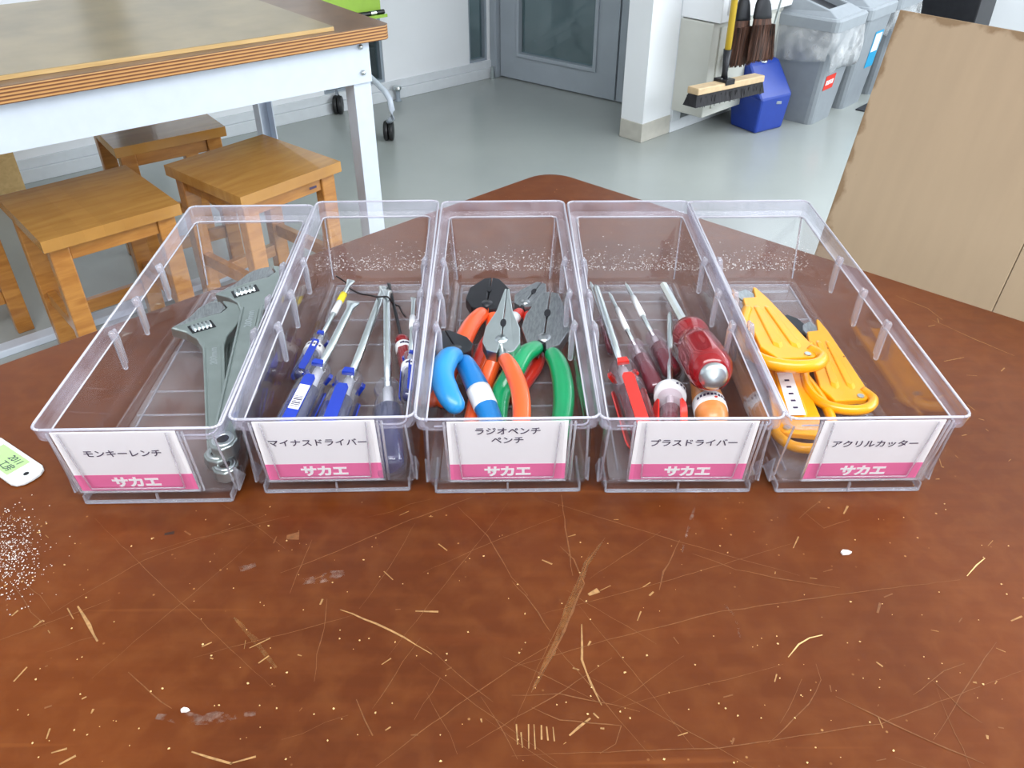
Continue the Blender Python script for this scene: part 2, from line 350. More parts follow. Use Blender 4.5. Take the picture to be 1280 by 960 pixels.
def add_tube(bm, pts, rad, seg=10, flat=1.0, up=Vector((0, 0, 1)), caps=True, round_end=False):
    pts = [Vector(p) for p in pts]
    if not isinstance(rad, (list, tuple)): rad = [rad]*len(pts)
    rad = list(rad)
    if round_end:
        for end in (0, -1):
            i0, i1 = (0, 1) if end == 0 else (len(pts)-1, len(pts)-2)
            d = (pts[i0]-pts[i1]).normalized(); r = rad[i0]
            extra = [(pts[i0]+d*r*math.sin(a), r*math.cos(a)) for a in (0.45, 0.95, 1.35)]
            for p, rr in extra:
                if end == 0: pts.insert(0, p); rad.insert(0, rr)
                else: pts.append(p); rad.append(rr)
    rings = []
    for i, p in enumerate(pts):
        t = (pts[min(i+1, len(pts)-1)]-pts[max(i-1, 0)]).normalized()
        side = t.cross(up)
        if side.length < 1e-4: side = t.cross(Vector((1, 0, 0)))
        side.normalize(); u2 = side.cross(t).normalized()
        rings.append([bm.verts.new(p+side*math.cos(a)*rad[i]+u2*math.sin(a)*rad[i]*flat) for a in [2*math.pi*k/seg for k in range(seg)]])
    for a, b in zip(rings, rings[1:]):
        for k in range(seg): bm.faces.new((a[k], a[(k+1) % seg], b[(k+1) % seg], b[k]))
    if caps:
        bm.faces.new(rings[0][::-1]); bm.faces.new(rings[-1])
def add_lathe(bm, prof, seg=20, axis='y', flute=None, centre=(0, 0, 0), caps=True):
    """prof: (radius, along); flute(theta, along) scales the radius"""
    c = Vector(centre); rings = []
    for r, h in prof:
        ring = []
        for k in range(seg):
            a = 2*math.pi*k/seg; rr = r*(flute(a, h) if flute else 1)
            x, z = rr*math.cos(a), rr*math.sin(a)
            ring.append(bm.verts.new(c+(Vector((x, h, z)) if axis == 'y' else Vector((x, z, h)) if axis == 'z' else Vector((h, x, z)))))
        rings.append(ring)
    for a, b in zip(rings, rings[1:]):
        for k in range(seg): bm.faces.new((a[k], a[(k+1) % seg], b[(k+1) % seg], b[k]))
    if caps: bm.faces.new(rings[0]); bm.faces.new(rings[-1])
def B(): return bmesh.new()
def obj(name, bm, mat, parent=None, smooth=False, bevel=0, solid=0, kind=None, label=None, bseg=2, off=-1):
    bmesh.ops.recalc_face_normals(bm, faces=bm.faces[:])
    me = bpy.data.meshes.new(name); bm.to_mesh(me); bm.free()
    for mm in (mat if isinstance(mat, (list, tuple)) else [mat]): me.materials.append(mm)
    if smooth:
        for p in me.polygons: p.use_smooth = True
    o = bpy.data.objects.new(name, me); COL.objects.link(o)
    if parent: o.parent = parent
    if solid:
        s = o.modifiers.new('solid', 'SOLIDIFY'); s.thickness = solid; s.offset = off
    if bevel:
        s = o.modifiers.new('bevel', 'BEVEL'); s.width = bevel; s.segments = bseg; s.limit_method = 'ANGLE'; s.angle_limit = math.radians(35)
    if kind: o['kind'] = kind
    if label: o['label'] = label
    return o
def thing(name, label, cat, loc=(0, 0, 0), rotz=0, group=None):
    o = bpy.data.objects.new(name, None); COL.objects.link(o); o.empty_display_size = 0.05
    o.location = loc; o.rotation_euler = (0, 0, rotz); o['label'] = label; o['category'] = cat
    if group: o['group'] = group
    return o
def tag(o, label, cat, group=None):
    o['label'] = label; o['category'] = cat
    if group: o['group'] = group
    return o
def aim(o, a, b, roll=0, up=Vector((0, 0, 1))):
    """put o's origin at a with its local +Y pointing to b, local Z as near up as it goes, then roll about Y"""
    a, b = Vector(a), Vector(b); y = (b-a).normalized(); x = y.cross(up).normalized(); z = x.cross(y)
    m = Matrix((x, y, z)).transposed().to_4x4(); m = m @ Matrix.Rotation(roll, 4, 'Y')
    o.matrix_world = Matrix.Translation(a) @ m
def copy_tree(o, parent=None):
    c = o.copy(); COL.objects.link(c)
    if parent: c.parent = parent; c.matrix_parent_inverse = o.matrix_parent_inverse.copy()
    for ch in list(o.children): copy_tree(ch, c)
    return c
def text_bm(txt, size, bold=0.0, shear=0.0, space=1.0):
    cu = bpy.data.curves.new('t', 'FONT'); cu.body = txt; cu.size = size; cu.align_x = 'CENTER'; cu.align_y = 'CENTER'
    cu.offset = bold; cu.shear = shear; cu.space_character = space; cu.extrude = 0.00008; cu.resolution_u = 3
    o = bpy.data.objects.new('t', cu); COL.objects.link(o)
    dg = bpy.context.evaluated_depsgraph_get(); me = bpy.data.meshes.new_from_object(o.evaluated_get(dg))
    bpy.data.objects.remove(o); bm = B(); bm.from_mesh(me); bpy.data.meshes.remove(me)
    return bm
def quad_slab(bm, p, n, t):
    """slab from 4 corner points p, thickness t along n"""
    add_hull(bm, [q for q in p], [q+n*t for q in p])

# ================================================================== SETTING
Z = Vector((0, 0, 1))
bm = B(); add_box(bm, (0, 2.5, -0.02), (11, 12, 0.04)); obj('floor', bm, M['floor'], kind='structure')
bm = B(); add_box(bm, (0, 2.5, 2.83), (11, 12, 0.06)); obj('ceiling', bm, M['wall'], kind='structure')

# left wall (runs from the door corner to the left, towards the camera)
A0 = P(616, 95); A1 = P(400, 144); wl = (A1-A0).normalized(); nl = Vector((-wl.y, wl.x, 0))
if nl.y > 0: nl = -nl          # faces the room
def on_left(px, py):
    q = PV(px, py, A0, nl); return (q-A0).dot(wl), q.z
def wall_box(bm, o, u, n, s0, s1, z0, z1, d0, d1):
    """box on a wall: along u from s0..s1, up z0..z1, out along n d0..d1"""
    p = [o+u*s0+n*d0, o+u*s1+n*d0, o+u*s1+n*d1, o+u*s0+n*d1]
    add_hull(bm, [q+Z*z0 for q in p], [q+Z*z1 for q in p])
sA0, sA1 = on_left(609, 40)[0], on_left(586, 40)[0]       # narrow window by the door
sB0, sB1 = on_left(478, 60)[0], on_left(398, 60)[0]       # window behind the table corner
sC0, sC1 = on_left(155, 5)[0], on_left(98, 5)[0]
zs = on_left(540, 90)[1]; zs2 = on_left(615, 83)[1]
zb = on_left(615, 74)[1]
L = 5.2
bm = B()
for s0, s1 in ((0.0, sA0), (sA1, sB0), (sB1, sC0), (sC1, L)):
    wall_box(bm, A0, wl, nl, s0, s1, zb, 2.8, -0.05, 0)
wall_box(bm, A0, wl, nl, 0, L, 0, zb, -0.05, 0)
obj('wall_left', bm, M['wall'], kind='structure')
bm = B(); wall_box(bm, A0, wl, nl, 0, L, 0, zs2, 0, 0.022); obj('baseboard_left', bm, M['wall_sill'], kind='structure', bevel=0.002)
bm = B(); wall_box(bm, A0, wl, nl, 0, L, zs2, zb, 0, 0.010); obj('trim_1', bm, M['wall_sill'], kind='structure', bevel=0.002)
for i, (s0, s1) in enumerate(((sA0, sA1), (sB0, sB1), (sC0, sC1))):
    bm = B(); wall_box(bm, A0, wl, nl, s0, s1, zb, 2.8, -0.035, -0.029); win = obj('window_%d' % (i+1), bm, M['glassdark'], kind='structure')
    bm = B()
    wall_box(bm, A0, wl, nl, s0, s0+0.012, zb, 2.8, -0.045, -0.006); wall_box(bm, A0, wl, nl, s1-0.012, s1, zb, 2.8, -0.045, -0.006)
    wall_box(bm, A0, wl, nl, s0+0.012, s1-0.012, zb, zb+0.012, -0.045, -0.006)
    obj('window_frame', bm, M['grey_metal'], win)
# door wall
D1 = P(777, 131); wd = (D1-A0).normalized(); nd = Vector((-wd.y, wd.x, 0))
if nd.y > 0: nd = -nd
def on_door(px, py):
    q = PV(px, py, A0, nd); return (q-A0).dot(wd), q.z
dl0 = on_door(624, 60)[0]; dl1 = on_door(767, 110)[0]
wx0, wz0 = on_door(648, 66); wx1, wz1 = on_door(740, 86); wz = (wz0+wz1)/2
bm = B()
wall_box(bm, A0, wd, nd, 0.0, dl0-0.006, 0, 2.8, -0.06, 0.02)
obj('trim_2', bm, M['door'], kind='structure', bevel=0.003)
bm = B()
wall_box(bm, A0, wd, nd, dl0, wx0, 0.008, 2.1, -0.05, -0.01); wall_box(bm, A0, wd, nd, wx1, dl1, 0.008, 2.1, -0.05, -0.01)
wall_box(bm, A0, wd, nd, wx0, wx1, 0.008, wz, -0.05, -0.01); wall_box(bm, A0, wd, nd, wx0, wx1, 1.95, 2.1, -0.05, -0.01)
door = obj('door_1', bm, M['door'], kind='structure')
bm = B(); wall_box(bm, A0, wd, nd, wx0, wx1, wz, 1.95, -0.034, -0.028); obj('door_glass', bm, M['glassdark'], door)
bm = B(); e = 0.018
wall_box(bm, A0, wd, nd, wx0-e, wx0, wz-e, 1.97, -0.012, 0.0); wall_box(bm, A0, wd, nd, wx1, wx1+e, wz-e, 1.97, -0.012, 0.0)
wall_box(bm, A0, wd, nd, wx0, wx1, wz-e, wz, -0.012, 0.0)
obj('glazing_bead', bm, M['door'], door, bevel=0.002)
bm = B(); wall_box(bm, A0, wd, nd, dl1+0.010, dl1+0.16, 0.008, 2.1, -0.05, -0.01); obj('door_2', bm, M['door'], kind='structure')
bm = B(); wall_box(bm, A0, wd, nd, 0, dl1+0.16, 2.1, 2.8, -0.06, 0.02); obj('wall_back', bm, M['wall'], kind='structure')
bm = B(); add_lathe(bm, [(0.012, 0), (0.012, 0.03), (0.008, 0.032), (0.008, 0.06)], 12, 'z')
o = obj('door_pivot', bm, M['steel'], None, smooth=False); o.location = A0+wd*0.03+nd*0.04; o.location.z = 0
tag(o, 'small steel floor pivot in the corner at the foot of the glazed door', 'pivot')
# space beyond door and windows: floor continues; a pale far wall with two dark posts
bm = B(); wall_box(bm, A0, wd, nd, -3.5, 4.5, 0, 2.8, -2.2, -2.1); obj('wall_far', bm, M['wall'], kind='structure')
bm = B(); wall_box(bm, A0, wd, nd, 1.05, 1.35, 0, 2.8, -1.6, -1.4); obj('trim_3', bm, M['blackish'], kind='structure')
bm = B(); wall_box(bm, A0, wl, nl, -0.5, 6, 0, 2.8, -1.0, -0.9); obj('wall_outer', bm, M['grey_metal'], kind='structure')

# column
C0, C1, C2 = P(774, 174), P(801, 179), P(836, 166)
u1 = (C0-C1); u2 = (C2-C1)
u2n = u2.normalized(); u1n = Vector((-u2n.y, u2n.x, 0))
if u1n.dot(u1) < 0: u1n = -u1n
l1 = u1.dot(u1n)
def colbox(bm, o, s0, s1, t0, t1, z0, z1):
    p = [o+u2n*s0+u1n*t0, o+u2n*s1+u1n*t0, o+u2n*s1+u1n*t1, o+u2n*s0+u1n*t1]
    add_hull(bm, [q+Z*z0 for q in p], [q+Z*z1 for q in p])
bz = 0.078
bm = B(); colbox(bm, C1, 0.004, 3.0, 0.004, max(l1, 0.12), bz, 2.8); 
obj('wall_right', bm, M['wall'], kind='structure')
bm = B(); colbox(bm, C1, 0, u2.length, 0, max(l1, 0.12), 0, bz); obj('baseboard_right', bm, M['beige'], kind='structure', bevel=0.003)
bm = B(); colbox(bm, C1, u2.length, u2.length+2.6, -0.004, 0.1, 0, 0.05); obj('baseboard_far', bm, M['wall_sill'], kind='structure', bevel=0.003)
nr = -u1n     # outward normal of the right wall face
# white trim post beside column
bm = B(); colbox(bm, C1, u2.length, u2.length+0.06, -0.008, 0.02, 0.05, 2.8); obj('trim_4', bm, M['wall_sill'], kind='structure', bevel=0.002)

# wall mounted grey cabinet
zc = 0.10
qa, qb = P(877, 148, zc), P(843, 143, zc)
dep = (qa-C1).dot(nr); s0 = (qa-C1).dot(u2n)
cabp = C1+u2n*s0
zt = PV(896, 32, cabp+nr*dep, u2n)   # top along the near vertical edge
zt = PV(890, 30, cabp+nr*dep, Vector((0, -1, 0))).z
t = thing('wall_cabinet', 'grey steel cabinet mounted low on the wall beside the white column', 'cabinet')
bm = B(); p = [cabp, cabp+nr*dep, cabp+nr*dep+u2n*0.75, cabp+u2n*0.75]
add_hull(bm, [q+Z*zc for q in p], [q+Z*zt for q in p]); obj('body', bm, M['cabinet'], t, bevel=0.004)
bm = B(); a = cabp+nr*(dep)
pp = [a+u2n*0.05, a+u2n*0.05+nr*0.006, a+u2n*0.66+nr*0.006, a+u2n*0.66]
add_hull(bm, [q+Z*(zc+0.03) for q in pp], [q+Z*(zt-0.02) for q in pp]); cd = obj('door', bm, M['cabinet'], t, bevel=0.002)
bm = B(); add_tube(bm, [a+u2n*0.09+nr*0.02+Z*(zc+0.17), a+u2n*0.09+nr*0.02+Z*(zc+0.25)], 0.006, 8); obj('handle', bm, M['steel'], cd)
t = thing('wall_cabinet', 'white box cabinet fixed on the wall directly above the grey one', 'cabinet')
p = [cabp-u2n*0.0+nr*0.0, cabp+nr*(dep+0.03), cabp+nr*(dep+0.03)+u2n*0.7, cabp+u2n*0.7]
bm = B(); add_hull(bm, [q+Z*(zt+0.004) for q in p], [q+Z*(zt+0.5) for q in p]); obj('body', bm, M['wall'], t, bevel=0.004)
bm = B(); a2 = cabp+nr*(dep+0.03)
pp = [a2+u2n*0.04, a2+u2n*0.04+nr*0.005, a2+u2n*0.6+nr*0.005, a2+u2n*0.6]
add_hull(bm, [q+Z*(zt+0.03) for q in pp], [q+Z*(zt+0.46) for q in pp]); obj('door', bm, M['wall'], t, bevel=0.002)

# far right white wall behind the leaning board + room walls with windows out of view
R0 = P(1228, 60, 0); 
bm = B(); add_box(bm, (R0.x+0.9, R0.y+0.9, 1.4), (0.12, 2.0, 2.8), Matrix.Rotation(-0.15, 3, 'Z')); obj('wall_side', bm, M['wall'], kind='structure')
bm = B()
for z0, z1 in ((0, 0.9), (2.55, 2.8)):
    add_box(bm, (3.75, 1.1, (z0+z1)/2), (0.1, 8.0, z1-z0)); 
for y in (-2.4, -0.1, 2.2, 4.9): add_box(bm, (3.75, y, 1.72), (0.1, 0.12, 1.65))
obj('wall_window_side', bm, M['wall'], kind='structure')
bm = B()
add_box(bm, (0, -2.75, 1.4), (9.5, 0.1, 2.8))
obj('wall_front', bm, M['wall'], kind='structure')

# ================================================================== BACKGROUND FURNITURE
# big work table
ZT = 0.72
K0 = P(487, 30, ZT); K1 = P(0, 108, ZT); tu = (K1-K0).normalized()      # near edge to the left
K2 = P(367, 0, ZT); tv = Vector((-tu.y, tu.x, 0))
if tv.y < 0: tv = -tv
wt = thing('work_table', 'long work table with striped plywood edge and white steel frame', 'table', K0+Z*0)
wt.location = (K0.x, K0.y, 0)
rot = Matrix((tu, tv, Z)).transposed().to_4x4()
wt.matrix_world = Matrix.Translation((K0.x, K0.y, 0)) @ rot
if rot.to_3x3().determinant() < 0: pass
TH = 0.036; TW = 0.85; TL = 1.9
bm = B(); add_prism(bm, [(0.012, 0), (0, 0.012), (0, TW), (TL, TW), (TL, 0)], ZT-TH, ZT-0.002); obj('tabletop', bm, M['ply_edge'], wt, bevel=0.002)
bm = B(); add_prism(bm, [(0.012, 0), (0, 0.012), (0, TW), (TL, TW), (TL, 0)], ZT-0.002, ZT); obj('top_laminate', bm, M['laminate'], wt, label='brown worn laminate surface')
def leg(x0, y0, name='leg'):
    bm = B(); add_box(bm, (x0, y0, (ZT-TH)/2), (0.045, 0.045, ZT-TH-0.0)); obj(name, bm, M['white_metal'], wt, bevel=0.003)
ia = 0.075
for x, y in ((ia, 0.04), (ia, TW-0.06), (TL-0.1, 0.04), (TL-0.1, TW-0.06)):
    bm = B()   # angle-iron leg: two flanges
    sy = 1 if y < 0.4 else -1
    add_box(bm, (x+0.0, y, (ZT-TH)/2), (0.05, 0.004, ZT-TH)); add_box(bm, (x-0.023, y+0.025*sy, (ZT-TH)/2), (0.004, 0.046, ZT-TH))
    add_box(bm, (x+0.023, y+0.025*sy, (ZT-TH)/2), (0.004, 0.046, ZT-TH))
    obj('leg', bm, M['white_metal'], wt)
bm = B(); add_box(bm, ((ia+TL-0.1)/2, 0.032, ZT-TH-0.052), (TL-0.1-ia+0.05, 0.006, 0.104)); ap = obj('apron', bm, M['white_metal'], wt)
bm = B(); add_box(bm, ((ia+TL-0.1)/2, TW-0.05, ZT-TH-0.052), (TL-0.1-ia+0.05, 0.006, 0.104)); obj('apron', bm, M['white_metal'], wt)
for y, zz in ((0.027, ZT-TH-0.014), (0.027, ZT-TH-0.078)):
    bm = B(); add_lathe(bm, [(0.0, -0.006), (0.005, -0.005), (0.007, -0.001), (0.007, 0.002)], 10, 'y', centre=(ia+0.0, y, zz), caps=False); obj('bolt', bm, M['steel'], wt, smooth=True)
# thin plywood sheet on the table
q = [P(417, 33, ZT+0.0105), P(0, 93, ZT+0.0105)]
sv = [(q[0]-K0).dot(tu), (q[0]-K0).dot(tv)]; sw = [(q[1]-K0).dot(tu), (q[1]-K0).dot(tv)]
ps = thing('plywood_sheet', 'thin scuffed plywood sheet lying on the long work table', 'board'); ps.matrix_world = Matrix.Translation((K0.x, K0.y, ZT+0.0005)) @ rot
bm = B(); add_prism(bm, [(sv[0], sv[1]), (sv[0]+0.03, 0.8), (1.75, 0.8), (sw[0]+0.25, sw[1]+0.0)], 0, 0.009); obj('core', bm, M['pale_ply'], ps)
bm = B(); add_prism(bm, [(sv[0], sv[1]), (sv[0]+0.03, 0.8), (1.75, 0.8), (sw[0]+0.25, sw[1]+0.0)], 0.009, 0.0105); obj('face', bm, M['thin_board'], ps, label='grey-brown scuffed top face')

# stools
SZ = 0.43
def make_stool(label, near, right, left, group='honey wood stools by the work table'):
    """near/right/left: seat corner points"""
    ux = (right-near).normalized(); uy0 = (left-near)
    uy = Vector((-ux.y, ux.x, 0)); 
    w_ = 0.305; d_ = 0.325
    m4 = Matrix((ux, uy, Z)).transposed().to_4x4()
    t = thing('wooden_stool', label, 'stool', group=group)
    t.matrix_world = Matrix.Translation((near.x, near.y, 0)) @ m4
    n = 7
    for i in range(n):      # seat staves
        bm = B(); add_box(bm, (w_*(i+0.5)/n, d_/2, SZ-0.0135), (w_/n-0.00005, d_, 0.027)); obj('stave', bm, M['stool_top'], t)
    lg = 0.042; i_ = 0.012
    for x in (i_+lg/2, w_-i_-lg/2):
        for y in (i_+lg/2, d_-i_-lg/2):
            bm = B(); add_box(bm, (x, y, (SZ-0.027)/2), (lg, 0.032, SZ-0.027)); obj('leg', bm, M['stool'], t, bevel=0.003)
    for y in (i_+lg/2, d_-i_-lg/2):
        bm = B(); add_box(bm, (w_/2, y, SZ-0.027-0.02), (w_-2*i_-2*lg, 0.02, 0.04)); obj('apron', bm, M['stool'], t, bevel=0.002)
        bm = B(); add_box(bm, (w_/2, y, 0.11), (w_-2*i_-2*lg, 0.02, 0.035)); obj('stretcher', bm, M['stool'], t, bevel=0.002)
    for x in (i_+lg/2, w_-i_-lg/2):
        bm = B(); add_box(bm, (x, d_/2, SZ-0.027-0.02), (0.02, d_-2*i_-0.062, 0.04)); obj('apron', bm, M['stool'], t, bevel=0.002)
        bm = B(); add_box(bm, (x, d_/2, 0.17), (0.02, d_-2*i_-0.062, 0.035)); obj('stretcher', bm, M['stool'], t, bevel=0.002)
    return t
make_stool('honey wood stool nearest the brown table, left of the clear bins', P(50, 303, SZ), P(240, 250, SZ), P(12, 240, SZ))
s2 = make_stool('honey wood stool standing beside the front leg of the work table', P(300, 247, SZ), P(430, 200, SZ), P(205, 205, SZ))
bm = B(); add_box(bm, (0.215, 0.0085, SZ-0.027-0.018), (0.022, 0.001, 0.006)); obj('maker_plate', bm, M['ink'], s2)
make_stool('honey wood stool farthest back, under the work table', P(142, 186, SZ), P(281, 158, SZ), P(105, 164, SZ))
# fourth stool, only its legs in view at the left border
q = P(45, 412, 0)
d1 = (P(240, 250, SZ)-P(50, 303, SZ)).normalized()
n4 = Vector((q.x, q.y, 0))-Vector((d1.x, d1.y, 0))*0.293-Vector((-d1.y, d1.x, 0))*0.012
make_stool('wooden stool cut by the left picture edge, only two legs in view', n4, n4+d1, n4)
# low rail on the floor behind stools
ra, rb = P(-60, 470, 0.0), P(312, 342, 0.0)
du = (rb-ra).normalized(); dn = Vector((-du.y, du.x, 0))
bm = B(); p = [ra, rb+du*0.0, rb+dn*0.045, ra+dn*0.045]
add_hull(bm, p, [x+Z*0.02 for x in p]); tag(obj('floor_rail', bm, M['white_metal'], bevel=0.003), 'low white rail lying on the floor behind the stools', 'rail')
# pale plywood panel far left, leaning on wall
q0 = P(36, 246, 0.0)
pn = thing('plywood_offcut', 'pale plywood panel standing under the work table at the left border', 'panel', (q0.x, q0.y, 0))
bm = B(); pts = [Vector((0, 0, 0)), wl*0.5, wl*0.5+nl*-0.012, nl*-0.012]
add_hull(bm, pts, [x+Z*0.42 for x in pts]); obj('sheet', bm, M['pale_ply'], pn)

# mobile whiteboard stand with green sheet
cw = P(487, 176, 0)
st = thing('mobile_board', 'white rolling board stand with lime green sheet and marker tray', 'whiteboard')
def caster(px, py, parent, lab=None):
    c = P(px, py, 0); r = 0.040
    for s in (-1, 1):
        bm = B(); add_lathe(bm, [(0.0, -0.009), (r*0.5, -0.010), (r*0.9, -0.009), (r, -0.006), (r, 0.006), (r*0.9, 0.009), (r*0.5, 0.010), (0.0, 0.009)], 20, 'x', centre=(c.x+s*0.0105, c.y, r), caps=False)
        wv = obj('caster_wheel', bm, M['black'], parent, smooth=True)
    bm = B(); add_lathe(bm, [(0.010, 0.05), (0.016, 0.06), (0.016, 0.078), (0.008, 0.085)], 12, 'z', centre=(c.x, c.y, 0)); obj('caster_stem', bm, M['black'], parent)
    return c
c1 = caster(487, 175, st); 
c2 = caster(424, 142, st)
# leg tube drawn on the vertical plane through both casters
ldir = (c2-c1).normalized(); ln = Vector((-ldir.y, ldir.x, 0))
pts = [Vector((c1.x, c1.y, 0.075))] + [PV(px, py, Vector((c1.x, c1.y, 0)), ln) for px, py in ((490, 148), (490, 138), (487, 124), (481, 114), (472, 105), (458, 92), (440, 76))]
bm = B(); add_tube(bm, pts+[pts[-1]+Z*0.02+ldir*0.03], 0.012, 10); obj('leg', bm, M['white_metal'], st, smooth=True)
mid = pts[-1]
bm = B(); add_tube(bm, [Vector((c2.x, c2.y, 0.075)), Vector((c2.x, c2.y, 0.13)), mid+Vector((0, 0.0, 0.0))], 0.012, 10); obj('leg', bm, M['white_metal'], st, smooth=True)
# post and board
bdir = wl
bo = Vector((mid.x, mid.y, 0))
tp = PV(476, 14, bo, nl)
zb0 = tp.z
bm = B(); add_tube(bm, [mid, Vector((mid.x, mid.y, zb0+0.2))], 0.014, 10); obj('post', bm, M['white_metal'], st, smooth=True)
e0 = (PV(475, 10, bo+nl*0.03, nl)-bo).dot(wl)
bm = B(); wall_box(bm, bo, wl, nl, e0, e0+0.75, zb0, zb0+0.26, 0.016, 0.034); obj('green_sheet', bm, M['board_green'], st, label='lime green board face')
bm = B(); wall_box(bm, bo, wl, nl, e0+0.02, e0+1.15, zb0-0.045, zb0-0.0, 0.016, 0.030); obj('lower_frame', bm, M['white_metal'], st)
bm = B(); wall_box(bm, bo, wl, nl, e0, e0+0.5, zb0-0.006, zb0, 0.034, 0.085); wall_box(bm, bo, wl, nl, e0, e0+0.5, zb0, zb0+0.006, 0.081, 0.085); obj('marker_tray', bm, M['board_green'], st)
for (s, l, mm, mc, lab) in ((0.0, 0.13, 'black', 'steel', 'black marker at the right end of the green tray'), (0.16, 0.12, 'sticker_red', 'tape', 'red marker lying on the green tray beside the black one')):
    t = thing('marker_pen', lab, 'marker', bo+wl*(e0+s)+nl*0.058+Z*(zb0+0.0105-bo.z))
    bm = B(); add_tube(bm, [Vector((0, 0, 0)), wl*l*0.7], 0.0095, 10); obj('barrel', bm, M[mm], t)
    bm = B(); add_tube(bm, [wl*l*0.7, wl*l], 0.0105, 10); obj('cap', bm, M[mm], t)
    bm = B(); add_tube(bm, [wl*l*0.3, wl*l*0.5], 0.0099, 10); obj('band', bm, M[mc], t)
# door stop bollard
q = P(498, 126, 0)
t = thing('door_stop', 'small steel door stop standing on the floor by the skirting', 'door stop', (q.x, q.y, 0))
bm = B(); add_lathe(bm, [(0.016, 0), (0.016, 0.004), (0.010, 0.006), (0.010, 0.052)], 14, 'z'); obj('stem', bm, M['grey_metal'], t, smooth=True)
bm = B(); add_lathe(bm, [(0.018, 0.052), (0.020, 0.058), (0.018, 0.068)], 14, 'z'); obj('cap', bm, M['steel'], t)

# push broom hanging on cabinet
bn = nr; b0 = cabp+nr*(dep+0.13)
def onb(px, py, off=0.0): return PV(px, py, b0+nr*off, nr)
t = thing('push_broom', 'push broom with yellow handle and dark bristles hung on the grey cabinet', 'broom')
ha, hb = onb(909, 67), onb(919, -4)
hb2 = ha+(hb-ha)*6
bm = B(); add_tube(bm, [ha, hb2], 0.0125, 12); obj('handle', bm, M['broom_yellow'], t, smooth=True)
bm = B(); add_tube(bm, [onb(905, 100), onb(906, 90), ha+(hb-ha)*0.08], [0.014, 0.011, 0.016], 12); obj('socket', bm, M['blackish'], t, smooth=True)
e0_, e1_ = onb(866, 114), onb(949, 97)
hd = (e1_-e0_).normalized(); 
def slabseg(bm, a, b, dz0, dz1, w):
    p = [a-nr*w, b-nr*w, b+nr*w, a+nr*w]; add_hull(bm, [q+Z*dz0 for q in p], [q+Z*dz1 for q in p])
bm = B(); slabseg(bm, e0_, e1_, -0.012, 0.014, 0.026); obj('head', bm, M['broom_wood'], t, bevel=0.004)
bm = B(); p0 = e0_-hd*0.012; p1 = e1_+hd*0.006
lo = [p0-nr*0.03, p1-nr*0.03, p1+nr*0.03, p0+nr*0.03]; hi = [e0_-nr*0.02, e1_-nr*0.02, e1_+nr*0.02, e0_+nr*0.02]
add_hull(bm, [x-Z*0.055 for x in lo], [x-Z*0.012 for x in hi]); 
for k in range(160):
    f = random.random(); s = p0.lerp(p1, f)+nr*random.uniform(-.03, .03); add_tube(bm, [s-Z*0.02, s-Z*(0.055+random.random()*0.007)], 0.0012, 4)
obj('bristles', bm, M['bristle'], t, kind='stuff')
bm = B(); bc = onb(905, 103); slabseg(bm, bc-hd*0.03, bc+hd*0.03, -0.004, 0.016, 0.030); obj('bracket', bm, M['blackish'], t, bevel=0.002)
for s in (-1, 1):
    bm = B(); add_lathe(bm, [(0.004, 0), (0.004, 0.003)], 8, 'z', centre=bc+hd*0.02*s+Z*0.016); obj('screw', bm, M['steel'], t)
# two hanging hand brooms
def hand_broom(px0, px1, pyb, ptop, lab, off):
    t = thing('hand_broom', lab, 'brush', group='brown hand brooms hung by the cabinet')
    cx = (px0+px1)/2
    top = onb(ptop, -8, off); bl = onb(px0, pyb+4, off); br = onb(px1, pyb, off)
    def sect(f, wf):
        c = top.lerp((bl+br)/2, f); u = (br-bl).normalized(); hw = (br-bl).length/2*wf
        return c, u, hw
    bm = B(); rings = []
    for f, wf, th in ((0.30, 0.58, 0.017), (0.6, 0.80, 0.018), (0.8, 0.95, 0.016), (1.0, 1.0, 0.011)):
        c, u, hw = sect(f, wf)
        rings.append([bm.verts.new(c+u*hw*math.cos(a)+nr*th*math.sin(a)+(u*0.0)) for a in [2*math.pi*k/24 for k in range(24)]])
    for a, b in zip(rings, rings[1:]):
        for k in range(24): bm.faces.new((a[k], a[(k+1) % 24], b[(k+1) % 24], b[k]))
    bm.faces.new(rings[0]); bm.faces.new(rings[-1])
    for k in range(220):
        c, u, hw = sect(1.0, 1.0); s = c+u*hw*random.uniform(-.97, .97)+nr*random.uniform(-.008, .012); c0, u, h0 = sect(0.45, 0.75)
        s0 = c0+(s-c)*0.75+nr*0.012; add_tube(bm, [s0, s-Z*random.uniform(-0.004, 0.010)], 0.0012, 4)
    obj('bristles', bm, M['brown_bristle'], t, kind='stuff')
    bm = B(); rings = []
    for f, wf, th in ((-0.3, 0.14, 0.010), (0.0, 0.22, 0.014), (0.15, 0.50, 0.019), (0.30, 0.62, 0.020), (0.36, 0.66, 0.0195)):
        c, u, hw = sect(f, wf)
        rings.append([bm.verts.new(c+u*hw*math.cos(a)+nr*th*math.sin(a)) for a in [2*math.pi*k/24 for k in range(24)]])
    for a, b in zip(rings, rings[1:]):
        for k in range(24): bm.faces.new((a[k], a[(k+1) % 24], b[(k+1) % 24], b[k]))
    bm.faces.new(rings[0]); bm.faces.new(rings[-1])
    obj('binding', bm, M['blackish'], t, smooth=True)
hand_broom(912, 936, 78, 931, 'brown hand broom right beside the yellow broom handle', -0.01)
hand_broom(934, 965, 72, 955, 'brown hand broom hanging between the other one and the dustpan rod', 0.03)

